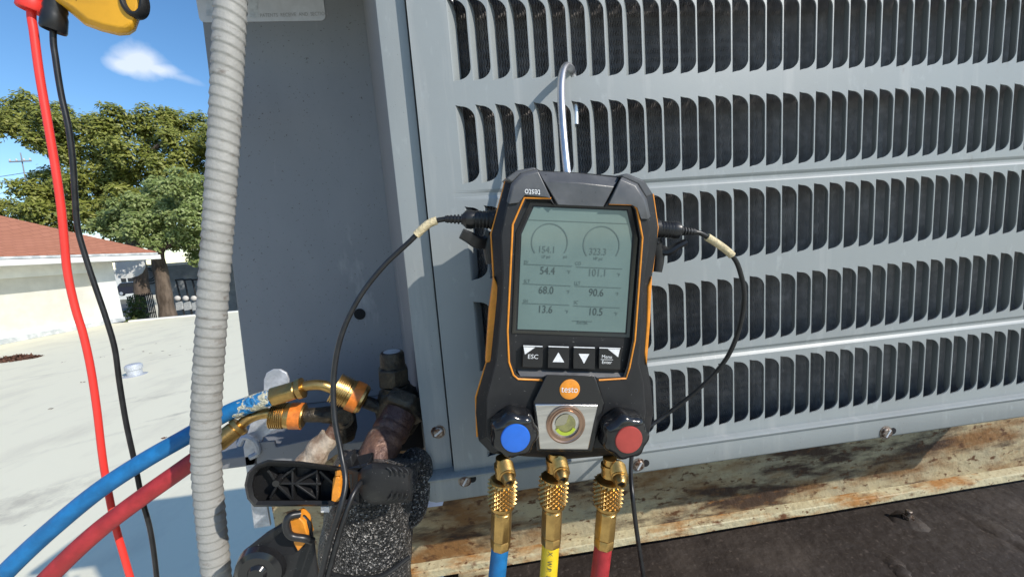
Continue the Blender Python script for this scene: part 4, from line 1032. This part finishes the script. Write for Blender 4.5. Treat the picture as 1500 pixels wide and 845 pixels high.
c2 = thing('pipe_clamp', P(400, 845, CY), 'dark clamp probe handle at bottom edge with orange pad and round pivot', 'pipe clamp')
out = [(334, 870), (346, 826), (362, 802), (392, 778), (422, 760), (446, 752), (456, 764), (462, 800), (470, 870)]
inn = [(385, 806), (400, 789), (420, 774), (434, 768), (444, 778), (446, 800), (430, 812), (405, 812), (392, 810)]
mb = MB(); mb.loft([PF(out, CY + 0.03), PF(out, CY + .002), PF([(a_ * .97 + 405 * .03, b_ * .97 + 815 * .03) for a_, b_ in out], CY - .0005)]); hd2 = build(mb, 'handle', M['black'], c2, bev=0.002)
mb = MB(); mb.prism(PF(inn, CY - .0010), (0, .0008, 0)); build(mb, 'recess', M['dark'], c2)
c_ = P(382, 832, CY - .002)
mb = MB(); mb.lathe(c_, -Y, [(-.004, .021), (.004, .019), (.006, .015), (.0055, .008), (.008, .006)], n=30); build(mb, 'pivot', M['gloss'], c2, ang=30)
mb = MB(); mb.prism(PF([(424, 762), (436, 756), (446, 766), (452, 790), (436, 808), (430, 796)], CY - .004), (0, .012, 0)); build(mb, 'jaw_pad', M['orange'], c2, bev=.001)
mb = MB(); mb.tube([P(440, 752, CY - .004), P(424, 756, CY - .008), (P(419, 770, CY - .010)), P(426, 784, CY - .010), P(446, 788, CY - .008), P(458, 792, CY - .004)], 0.0030, n=10, sub=8); build(mb, 'wire_loop', M['rubber'], c2)

# ------------------------------------------------------------------ grey conduit
cpth = [P(a_, b_, -0.03) for a_, b_ in ((352, -330), (349, -230), (345, -120), (339, -20), (335, 60), (331, 150), (326, 240), (320, 330), (313, 420), (308, 500), (304, 570), (302, 640), (304, 700), (309, 760), (315, 820), (322, 890), (335, 990))]
cend = cpth[-1].copy()
for i_ in range(1, 14): cpth.append(Vector((cend.x + .003 * i_, cend.y, cend.z + (ZR + .02 - cend.z) * i_ / 13)))
cpts = catmull(cpth, 60)
acc = 0
def conr(L, a):
    t = (L / 0.0092 + a / (2 * PI)) % 1.0
    return 1.0 + (0.085 * (t / 0.8) if t < 0.8 else 0.085 * (1 - (t - 0.8) / 0.2)) + 0.012 * math.sin(L * 23 + a)
mb = MB(); mb.tube(cpts, 0.0118, n=40, rfun=conr, smooth=False)
build(mb, 'flexible_conduit', M['conduit'], None, ang=80, props=dict(label='pale grey ribbed flexible conduit hanging in front of the service panel', category='conduit'))

# ------------------------------------------------------------------ yellow clamp meter and test leads
MY = 0.075
mt = thing('clamp_meter', P(150, 60, MY), 'yellow clamp meter hanging at the top left corner of the view', 'clamp meter')
base_out = [(72, -40), (76, 2), (98, 15), (117, 31), (125, 38), (150, 47), (175, 53), (190, 52), (199, 46), (205, 30), (210, 12), (216, -40)]
def sc(pts, cx_, cy_, f, g=None): return [(cx_ + (a_ - cx_) * f, cy_ + (b_ - cy_) * (g or f)) for a_, b_ in pts]
mb = MB(); mb.loft([PF(sc(base_out, 150, -20, .86, .82), MY - .012), PF(sc(base_out, 150, -20, .95, .95), MY - .007), PF(base_out, MY + .004), PF(base_out, MY + .014), PF(sc(base_out, 150, -20, .9), MY + .024)]); my = build(mb, 'meter_body', M['yellow'], mt, bev=.0015, ang=50)
c_ = P(197, 2, MY - .010)
mb = MB()
rings = []
for i in range(28):
    a_ = 2 * PI * i / 28
    ctr2 = c_ + Vector((math.cos(a_) * .010, 0, math.sin(a_) * .015)); d = Vector((math.cos(a_), 0, math.sin(a_)))
    rings.append([ctr2 + d * math.cos(t) * .0034 - Y * math.sin(t) * .006 for t in [2 * PI * j / 10 for j in range(10)]])
rings.append(rings[0]); mb.loft(rings, False, False); build(mb, 'lanyard_eyelet', M['black'], mt)
mb = MB(); mb.lathe(P(182, 30, MY - .009), (0.2, -1, -.3), [(-.003, .0028), (.0012, .0028)], n=12); build(mb, 'strap_slot', mat('dark_amber', (0.22, 0.09, 0.01), rough=.5), mt)
mb = MB(); mb.tube([P(112, -30, MY - .014), P(112, 0, MY - .012), P(120, 22, MY - .006), P(150, 45, MY - .001)], 0.0006, n=6, sub=6); build(mb, 'case_seam', mat('amber_seam', (0.30, 0.14, 0.01), rough=.5), mt)
def lead(name, label, boot, pts, r_, m, y0=0.075):
    root = thing(name, P(pts[-1][0], pts[-1][1], y0), label, 'test lead', 'test leads of the clamp meter')
    a, b = P(boot[0], boot[1], y0), P(boot[2], boot[3], y0); ax = (b - a).normalized(); L = (b - a).length; rb = boot[4] * mpp(a)
    mb = MB(); mb.lathe(a, ax, [(-.02, rb * .9), (L * .45, rb * .9), (L * .5, rb * .98), (L * .56, rb * .92), (L * .62, rb * 1.0), (L * .68, rb * .94), (L * .74, rb * 1.04), (L * .97, rb * 1.08), (L, rb), (L * .93, rb * .75)], n=24); build(mb, 'plug_boot', M[m], root, ang=40)
    mb = MB(); mb.tube([a] + [P(x, y_, y0) for x, y_ in pts], r_, n=16, sub=10); build(mb, 'wire', M[m], root)
lead('test_lead', 'bright red test lead hanging from the yellow meter', (51, -40, 46, 17, 14.5), [(46, 17), (50, 50), (58, 110), (70, 180), (81, 245), (89, 300), (94, 350), (99, 400), (110, 450), (122, 490), (133, 540), (142, 600), (149, 660), (155, 700), (168, 765), (182, 815), (198, 870), (215, 930)], 0.0036, 'red_lead')
lead('test_lead', 'black test lead hanging from the yellow meter, right of the red one', (86, -40, 78, 46, 13), [(78, 46), (82, 90), (90, 140), (101, 190), (107, 240), (110, 290), (114, 335), (125, 375), (138, 415), (155, 465), (168, 510), (175, 560), (185, 620), (198, 680), (208, 730), (221, 780), (230, 850), (234, 930)], 0.0027, 'rubber')

# ================================================================== BACKGROUND
# stains on the roof coating, at their own places on the roof
def add_stains(m, spots):
    nt = m.node_tree; b = nt.nodes['Principled BSDF']; cur = b.inputs['Base Color'].links[0].from_socket
    t = nt.nodes.new('ShaderNodeTexCoord')
    nz_ = nt.nodes.new('ShaderNodeTexNoise'); nz_.inputs['Scale'].default_value = 7; nz_.inputs['Detail'].default_value = 8; nz_.inputs['Roughness'].default_value = .7
    nt.links.new(t.outputs['Object'], nz_.inputs['Vector'])
    for (x, y, sx, sy, rot, amt) in spots:
        mp_ = nt.nodes.new('ShaderNodeMapping'); mp_.vector_type = 'TEXTURE'
        mp_.inputs['Location'].default_value = (x, y, 0); mp_.inputs['Rotation'].default_value = (0, 0, rot); mp_.inputs['Scale'].default_value = (sx, sy, 1)
        nt.links.new(t.outputs['Object'], mp_.inputs['Vector'])
        ln = nt.nodes.new('ShaderNodeVectorMath'); ln.operation = 'LENGTH'; nt.links.new(mp_.outputs[0], ln.inputs[0])
        f = nt.nodes.new('ShaderNodeMath'); f.operation = 'SUBTRACT'; f.inputs[0].default_value = 0.55; nt.links.new(ln.outputs['Value'], f.inputs[1])
        g_ = nt.nodes.new('ShaderNodeMath'); g_.operation = 'MULTIPLY_ADD'; nt.links.new(nz_.outputs['Fac'], g_.inputs[0]); g_.inputs[1].default_value = 1.6; g_.inputs[2].default_value = -0.8
        a_ = nt.nodes.new('ShaderNodeMath'); a_.operation = 'ADD'; nt.links.new(f.outputs[0], a_.inputs[0]); nt.links.new(g_.outputs[0], a_.inputs[1])
        q_ = nt.nodes.new('ShaderNodeMath'); q_.operation = 'MULTIPLY'; q_.use_clamp = True; nt.links.new(a_.outputs[0], q_.inputs[0]); q_.inputs[1].default_value = amt
        mx_ = nt.nodes.new('ShaderNodeMixRGB'); nt.links.new(q_.outputs[0], mx_.inputs['Fac']); nt.links.new(cur, mx_.inputs['Color1']); mx_.inputs['Color2'].default_value = (0.30, 0.27, 0.225, 1)
        cur = mx_.outputs[0]
    nt.links.new(cur, b.inputs['Base Color'])
def spot(px, py, sx, sy, rot, amt):
    p = PZ(px, py, ZR); return (p.x, p.y, sx * KH, sy * KH, rot, amt)
add_stains(M['roof'], [spot(30, 735, .45, .16, .5, .9), spot(10, 760, .3, .12, .5, .9), spot(235, 580, .30, .10, .35, .7), spot(265, 605, .35, .05, .5, .8), spot(60, 550, .5, .05, .2, .5), spot(150, 640, .7, .06, .5, .35), spot(110, 700, .6, .05, .6, .35), spot(235, 525, .4, .04, .35, .7), spot(180, 585, .2, .05, .3, .4)])
# roof edge kerb
mb = MB(); mb.box((-14.2, 16.102, ZR - .5), (10.0, 16.22, ZR + .06)); build(mb, 'roof_edge', M['wall'], roof, bev=.01)
# small vent cap
c_ = PZ(198, 549, ZR); k_ = mpp(c_)
vc = thing('roof_vent', c_, 'small pale grey vent cap standing on the white roof', 'vent')
mb = MB(); mb.lathe(c_, (0, 0, 1), [(0, 14 * k_), (.01, 11 * k_), (.012, 8.5 * k_), (9 * k_, 8.5 * k_)], n=24); build(mb, 'pipe', M['galv'], vc)
mb = MB(); mb.lathe(c_ + Vector((0, 0, 9 * k_)), (0, 0, 1), [(0, 10 * k_), (5 * k_, 10 * k_), (7.5 * k_, 8 * k_), (8.5 * k_, 3 * k_)], n=24); build(mb, 'cap', M['galv'], vc)
# heap of dead leaves
def chips(c, rx, ry, h, n, s0, s1, seed, flat=False):
    rnd = random.Random(seed); mb = MB()
    for _ in range(n):
        a_ = rnd.uniform(0, 2 * PI); d = math.sqrt(rnd.random())
        p = Vector(c) + Vector((rx * d * math.cos(a_), ry * d * math.sin(a_), 0.004 + h * (1 - d * d) * rnd.random()))
        s_ = rnd.uniform(s0, s1)
        u = Vector((rnd.gauss(0, 1), rnd.gauss(0, 1), rnd.gauss(0, .15 if flat else .6))).normalized(); w = u.cross(Vector((rnd.gauss(0, .3), rnd.gauss(0, .3), 1))).normalized()
        mb.add([p - u * s_, p + w * s_ * .4 + Vector((0, 0, s_ * .15)), p + u * s_, p - w * s_ * .4], [(0, 1, 2), (0, 2, 3)])
    return mb
c_ = PZ(18, 527, ZR)
build(chips(c_, .62, .28, .11, 700, .03, .07, 3), 'dead_leaves', M['leafpile'], None, flip=False, props=dict(label='heap of rusty brown dead leaves on the white roof', category='leaves', kind='stuff'))
mbx = MB(); rnd = random.Random(8)
for a_, b_ in ((95, 530), (150, 523), (210, 515), (222, 517), (240, 514), (250, 520), (262, 508), (275, 512), (180, 512), (120, 560), (245, 640), (70, 600), (290, 500), (230, 503)):
    p = PZ(a_, b_, ZR); t = chips(p, .05, .035, .0, 3, .014, .036, rnd.randint(0, 999), True); mbx.add(t.v, t.f)
build(mbx, 'roof_debris', M['leafpile'], None, flip=False, props=dict(label='scattered dark leaf bits on the white roof', category='debris', kind='stuff'))

# ---- white house wing with red hip roof
def SC(x, y, z): return CAM + (Vector((x, y, z)) - CAM) * KH
A_ = SC(-6.705, 5.434, 0); B_ = SC(-6.442, 7.011, 0); dW = (A_ - B_).normalized(); nW = Vector((-dW.y, dW.x, 0))
if nW.x < 0: nW = -nW
house = thing('house', B_ + Vector((-3, 0, 0)), 'white stucco house wing with red shingled hip roof at the left', 'house')
WT = 1.16
N_ = B_ + dW * 11
def wq(t0, t1, z0, z1, o0, o1, m, nm, bev=0):
    t0, t1, z0, z1, o0, o1 = [q * KH for q in (t0, t1, z0, z1, o0, o1)]
    p = [B_ + dW * t0 + nW * o1, B_ + dW * t1 + nW * o1, B_ + dW * t1 + nW * o0, B_ + dW * t0 + nW * o0]
    mb = MB(); mb.loft([[v + Vector((0, 0, z0)) for v in p], [v + Vector((0, 0, z1)) for v in p]]); return build(mb, nm, m, house, bev=bev)
wl_ = wq(0, 9, -1.5, WT, -5.0, -0.06, M['cream'], 'wall')
wq(0, 0.34, 0.0, WT + .001, -0.0595, 0.0, M['wall'], 'pilaster', .004)
wq(0.341, 9, 0.92, WT + .001, -0.0595, -0.002, M['wall'], 'frieze')
wq(0, 9, 0.0, 0.075, 0.0005, 0.03, M['flash'], 'flashing', .01)
wq(0, 9, 0.0, 0.16, -0.0592, 0.0003, M['wall'], 'plinth')
Ef = SC(-6.0, 7.42, 1.235); En = Ef + dW * 10 * KH
HH, SL = 4.2 * KH, 0.56
Rf = Ef + Vector((-HH, -HH, HH * SL)); Rn = En + Vector((-HH, 0, HH * SL)); Ff = Ef + Vector((-9 * KH, 0.0, 0))
mb = MB(); th_ = Vector((0, 0, -0.04))
for poly in ([Ef, En, Rn, Rf], [Ff, Ef, Rf]):
    mb.prism(poly, th_)
rf_ = build(mb, 'roof', M['shingle'], house)
for nm, o0, o1, z0, z1, m in (('drip_edge', 0.0, 0.05, -0.13, -0.045, 'flash'), ('gutter', -0.03, 0.15, -0.34, -0.15, 'wall')):
    p = [Ef + nW * o0 + Vector((0, .02, 0)), En + nW * o0, En + nW * o1, Ef + nW * o1 + Vector((0, .02, 0))]
    mb = MB(); mb.loft([[v + Vector((0, 0, z0)) for v in p], [v + Vector((0, 0, z1)) for v in p]]); build(mb, nm, M[m], rf_, bev=.01)
mb = MB(); p = [Ef - dW * 0.0, En, En - nW * 2.0, Ef - nW * 2.0]; mb.loft([[v + Vector((0, 0, -.26)) for v in p], [v + Vector((0, 0, -.23)) for v in p]]); build(mb, 'soffit', M['wall'], rf_)
mb = MB(); p = [Ef, Ff, Ff - Vector((0, .05, 0)), Ef - Vector((0, .05, 0))]; mb.loft([[v + Vector((0, 0, -.34)) for v in p], [v + Vector((0, 0, -.045)) for v in p]]); build(mb, 'fascia', M['wall'], rf_)
# porch arch behind the corner
mb = MB()
pts = [(168, 382), (213, 377), (212, 392), (208, 400), (202, 404), (192, 407), (180, 408), (170, 407)]
mb.prism([P(a_, b_, 19.9) for a_, b_ in pts], (0, 0.05, 0)); build(mb, 'porch_arch', M['wall'], house)

# ---- trees
def leaf_cloud(clumps, n_per, size, seed, flat=0.6):
    rnd = random.Random(seed); mb = MB(); v = []; f = []
    for (c, r_) in clumps:
        nn_ = int(n_per * r_ * r_)
        for _ in range(nn_):
            d = Vector((rnd.gauss(0, 1), rnd.gauss(0, 1), rnd.gauss(0, 1))).normalized()
            if d.z < -0.2 and rnd.random() < 0.6: d.z = -d.z
            rr_ = r_ * (0.55 + 0.5 * rnd.random() ** 0.6) * (1 + 0.18 * math.sin(d.x * 7 + c.x) * math.sin(d.y * 6 + c.y * 2) + 0.12 * math.sin(d.z * 9 + c.x * 3))
            p = c + Vector((d.x * rr_, d.y * rr_, d.z * rr_ * 0.85))
            nrm = (d + sdir * 0.6 + Vector((rnd.gauss(0, .4), rnd.gauss(-.15, .4), rnd.gauss(.45, .4)))).normalized()
            u = nrm.orthogonal().normalized(); w = nrm.cross(u); a_ = rnd.uniform(0, 2 * PI)
            u, w = u * math.cos(a_) + w * math.sin(a_), w * math.cos(a_) - u * math.sin(a_)
            s_ = size * rnd.uniform(0.6, 1.25)
            o = len(v)
            v += [p - u * s_, p + w * s_ * .45 + nrm * s_ * .12, p + u * s_, p - w * s_ * .45 + nrm * s_ * .12]
            f.append((o, o + 1, o + 2, o + 3))
    mb.v = v; mb.f = f
    return mb
def tree(name, label, ydist, cl, trunk, branches, leafm, n_per, size, seed, jit, trr):
    rnd = random.Random(seed)
    base_ = P(trunk[0][0], trunk[0][1], ydist)
    root = thing(name, Vector((base_.x, base_.y, GZ)), label, 'tree', 'trees beyond the roof')
    clumps = []
    for px, py, rp in cl:
        y_ = ydist + rnd.uniform(-jit, jit); c = P(px, py, y_); R_ = rp * mpp(c)
        clumps.append((c, R_ * .78))
        for _ in range(9):
            d = Vector((rnd.gauss(0, 1), rnd.gauss(0, 1), rnd.gauss(0, .8))).normalized()
            clumps.append((c + d * R_ * rnd.uniform(.55, .95), R_ * rnd.uniform(.34, .55)))
    build(leaf_cloud(clumps, n_per, size, seed), 'crown', leafm, root, flip=False)
    mb = MB()
    t = [Vector((base_.x, base_.y, GZ))] + [P(a_, b_, ydist) for a_, b_ in trunk]
    mb.tube(t, [trr, trr * .62], n=14, sub=6, rfun=lambda L, a: 1 + .09 * math.sin(3 * a + L * 1.3) + .06 * math.sin(L * 5))
    tr_ = build(mb, 'trunk', M['bark'], root, ang=80)
    for br in branches:
        mb = MB(); mb.tube([P(a_, b_, ydist + dy) for a_, b_, dy in br], [trr * .55, trr * .12], n=8, sub=5); build(mb, 'limb', M['bark'], tr_, ang=80)
    return root
big = [(-30, 185, 34), (10, 178, 30), (45, 172, 28), (80, 180, 30), (112, 190, 28), (140, 182, 24), (165, 178, 22), (195, 188, 26), (228, 180, 24), (262, 176, 22), (290, 190, 24), (60, 205, 26), (90, 222, 26), (122, 226, 30), (158, 218, 30), (196, 226, 32), (232, 222, 28), (268, 215, 30), (300, 235, 30), (75, 262, 24), (48, 285, 24), (20, 308, 26), (95, 285, 34), (135, 272, 36), (170, 262, 30), (115, 320, 34), (70, 318, 30), (150, 318, 30), (210, 262, 24), (340, 200, 40), (350, 260, 45), (400, 230, 50), (390, 290, 50), (200, 300, 34), (240, 300, 34), (280, 300, 34), (180, 340, 30), (230, 340, 30), (285, 350, 34), (250, 255, 28), (285, 265, 26)]
tree('almond_tree', 'broad olive green tree behind the red roofed house', 28.0, big, [(215, 470), (205, 400), (190, 330), (175, 260)], [[(190, 330, 0), (140, 280, .5), (90, 225, .5), (30, 190, 0)], [(180, 280, 0), (215, 230, -.5), (255, 195, -1)], [(185, 310, 0), (240, 280, 1), (300, 230, 1)], [(176, 262, 0), (160, 215, 0), (150, 190, 0)]], M['leaf_dark'], 540, 0.130, 21, 2.4, .5)
lite = [(150, 335, 16), (172, 318, 20), (200, 300, 24), (232, 285, 24), (265, 275, 26), (295, 290, 26), (185, 345, 18), (212, 335, 22), (250, 318, 26), (285, 325, 26), (255, 350, 16), (285, 362, 18), (292, 385, 12), (300, 345, 24), (330, 310, 30), (340, 360, 26), (222, 318, 22), (240, 345, 20), (268, 345, 22), (300, 318, 26), (206, 318, 18), (265, 300, 24), (228, 358, 13)]
tree('shade_tree', 'bright green smaller tree with leaning trunk in front of big tree', 20.0, lite, [(248, 470), (244, 445), (238, 410), (230, 372), (236, 335)], [[(231, 372, 0), (205, 345, .3), (180, 330, .3)], [(236, 345, 0), (262, 315, -.3), (290, 300, -.3)], [(236, 340, 0), (225, 310, .3), (215, 295, .3)], [(233, 365, 0), (262, 350, .2), (285, 355, .2)]], M['leaf_light'], 1250, 0.082, 33, 1.3, .38)
# bushy shrub by the fence
sh = [(196, 442, 10), (203, 450, 11), (192, 458, 11), (203, 466, 11), (194, 470, 10)]
tree('shrub', 'clipped yellow green shrub beside the iron fence', 22.0, sh, [(197, 468), (197, 445)], [], M['leaf_hedge'], 420, .09, 44, .2, .05)

# ---- iron fence
YFN = 23.5
fen = thing('iron_fence', P(205, 468, YFN), 'black iron picket fence beyond the edge of the roof', 'fence')
f0, f1 = P(186, 434, YFN), P(222, 428, YFN)
for i in range(15):
    p = f0 + (f1 - f0) * i / 14
    mb = MB(); mb.box((p.x - .018, p.y - .018, GZ), (p.x + .018, p.y + .018, p.z)); build(mb, 'picket', M['iron'], fen)
for zt in (-0.12, -1.2):
    mb = MB(); mb.obox((f0 + f1) / 2 + Vector((0, 0.03, zt)), (f1 - f0) / 2, (0, .02, 0), (0, 0, .03)); build(mb, 'rail', M['iron'], fen)
mb = MB(); p = P(209, 440, YFN); mb.box((p.x - .09, p.y - .09, GZ), (p.x + .09, p.y + .09, p.z + .25)); build(mb, 'post', M['iron'], fen)
# ---- beige low wall behind fence
gwl = MB(); a_, b_ = P(204, 434, 27), P(224, 432, 27); gwl.box((a_.x, 27, GZ), (b_.x, 27.3, a_.z)); build(gwl, 'garden_wall', M['cream'], None, props=dict(label='low beige wall panel behind the iron fence', category='wall'))
# ---- grey wall
YG = 33.0
gw = thing('block_wall', P(300, 460, YG), 'tall grey weathered wall behind the leaning tree trunk', 'wall')
a_, b_ = P(214, 392, YG), P(420, 386, YG)
mb = MB(); mb.box((a_.x, YG, GZ), (b_.x, YG + .4, a_.z)); build(mb, 'wall_face', M['grey_wall'], gw)
mb = MB(); mb.box((a_.x - .1, YG - .08, a_.z + .002), (b_.x, YG + .48, a_.z + .22)); build(mb, 'coping', M['wall'], gw)
for zt in (.55, .25):
    zz_ = GZ + (a_.z + 3.0) * zt
    mb = MB(); mb.box((a_.x + .02, YG - .05, zz_), (b_.x, YG - .001, zz_ + .1)); build(mb, 'ledge', M['grey_wall'], gw)
mb = MB()
for r_, y0 in ((.75, 0), (.55, .02), (.4, -.01)):
    cc = P(218, 402, YG - .5); mb.tube([cc + Vector((math.cos(t) * r_, y0, math.sin(t) * r_)) for t in [2 * PI * i / 14 for i in range(15)]], .05, n=6, sub=2)
build(mb, 'cable_coil', M['iron'], None, props=dict(label='black coiled cable hung on the grey wall', category='cable'))
# ---- racks in front of the grey wall
names = ['leftmost', 'second from left', 'third from left', 'rightmost']
for i in range(4):
    px = 262 + i * 12.0; yr = 29.0
    p0, p1 = P(px - 5, 410, yr), P(px + 6, 409, yr); bt = P(px, 457, yr)
    rk = thing('steel_rack', Vector((bt.x, bt.y, GZ)), 'black tube rack with round pale pad by the grey wall, %s of four' % names[i], 'rack', 'racks in front of the grey wall')
    mb = MB(); mb.tube([Vector((p0.x + .25, yr, GZ)), p0 + Vector((.05, 0, -.15)), p0, p1, p1 + Vector((.1, 0, -.15)), Vector((p1.x + .2, yr, GZ))], .055, n=8, smooth=False); build(mb, 'tube_frame', M['iron'], rk)
    c_ = P(px - 2, 437, yr - .15); mb = MB(); mb.sphere(c_, .20, .15, .20); build(mb, 'round_pad', M['pad'], rk)
    q = [P(px - 5, 443, yr - .1), P(px + 5, 441, yr - .1), P(px + 6, 453, yr - .1), P(px - 4, 455, yr - .1)]
    mb = MB(); mb.prism(q, (0, .1, 0)); build(mb, 'panel', M['flash'], rk)
# ---- parked car
yc = 58.0
cb = P(203, 431, yc); kc = mpp(cb)
car = thing('parked_car', cb, 'dark navy sport utility car parked beyond the iron fence', 'car')
def cpx(u, h, off): return cb + Vector((u * kc, off, h * kc))
prof_ = [(-21, 4), (-21.5, 10), (-19, 12.5), (-15, 17.5), (-12, 19), (6, 19), (10, 18), (15, 12.5), (22, 10.5), (23.5, 8), (23.5, 3.5), (18, 2.5), (-18, 2.5)]
mb = MB(); mb.loft([[cpx(u * .97, h * .99, -1.0) for u, h in prof_], [cpx(u, h, -.85) for u, h in prof_], [cpx(u, h, .85) for u, h in prof_], [cpx(u * .97, h * .99, 1.0) for u, h in prof_]]); cbody = build(mb, 'body', M['carpaint'], car, bev=.05)
for w_ in ([(-14.5, 12.8), (-12, 17.3), (-5, 17.8), (-5, 12.8)], [(-4.2, 12.8), (-4.2, 17.8), (3, 17.8), (4, 12.8)], [(4.8, 12.8), (4, 17.8), (8.5, 17), (12.5, 12.8)]):
    mb = MB(); mb.prism([cpx(u, h, -1.03) for u, h in w_], (0, .05, 0)); build(mb, 'window', M['glass'], cbody)
for u in (-13.5, 15):
    mb = MB(); mb.lathe(cpx(u, 3.6, -1.04), Y, [(0, 2.6 * kc), (.05, 3.7 * kc), (.25, 3.7 * kc)], n=20); wh_ = build(mb, 'wheel', M['rubber'], car)
    mb = MB(); mb.lathe(cpx(u, 3.6, -1.06), Y, [(0, 1.2 * kc), (.02, 2.4 * kc)], n=14); build(mb, 'rim', M['galv'], wh_)
mb = MB(); mb.prism([cpx(-21, 9, -1.05), cpx(-18.8, 9, -1.05), cpx(-18.5, 12, -1.05), cpx(-20, 12, -1.05)], (0, .1, 0)); build(mb, 'tail_lamp', M['tail'], cbody)
# ---- far pale building
yb = 85.0
fb = thing('far_building', Vector((P(200, 410, yb).x, yb, GZ)), 'far pale low building behind the parked car', 'building')
a_, b_ = P(120, 400, yb), P(235, 392, yb)
mb = MB(); mb.box((a_.x, yb, GZ), (b_.x, yb + 6, P(200, 396, yb).z)); build(mb, 'wall', M['wall'], fb)
mb = MB(); mb.box((a_.x - .3, yb - .4, P(200, 396, yb).z + .01), (b_.x + .3, yb + 6.4, P(200, 396, yb).z + .5)); build(mb, 'roof', M['flash'], fb)
for px in (178, 188, 198, 220):
    w0, w1 = P(px, 414, yb - .06), P(px + 6, 407, yb - .06)
    mb = MB(); mb.box((w0.x, yb - .06, w0.z), (w1.x, yb + .02, w1.z)); build(mb, 'window', M['glass'], fb)
# ---- utility pole and wires
yu = 48.0
up_ = thing('utility_pole', Vector((P(34, 300, yu).x, yu, GZ)), 'thin utility pole with cross arm and wires at far left', 'utility pole')
tp_ = P(30, 224, yu); mb = MB(); mb.tube([Vector((P(36, 300, yu).x, yu, GZ)), tp_], [.07, .05], n=10, smooth=False); build(mb, 'pole', M['grey_wall'], up_)
mb = MB(); c_ = P(32, 237, yu); mb.box((c_.x - 1.1, yu - .2, c_.z - .06), (c_.x + 1.1, yu - .08, c_.z + .06)); build(mb, 'cross_arm', M['grey_wall'], up_)
for i, u in enumerate((-1.0, -.35, .4, 1.0)):
    mb = MB(); mb.lathe(c_ + Vector((u, -.14, .06)), (0, 0, 1), [(0, .05), (.1, .09), (.2, .06), (.25, .03)], n=8); build(mb, 'insulator', M['pad'], up_)
for i, (ya, yb_) in enumerate(((255, 262), (262, 270), (276, 290))):
    a_, m_, b_ = P(46, ya - 3, yu), P(-40, ya + 8 + i * 3, yu + 3), P(-160, yb_ + 2, yu + 8)
    mb = MB(); mb.tube([a_, m_, b_], .03, n=5, sub=8); build(mb, 'wire', M['iron'], up_)
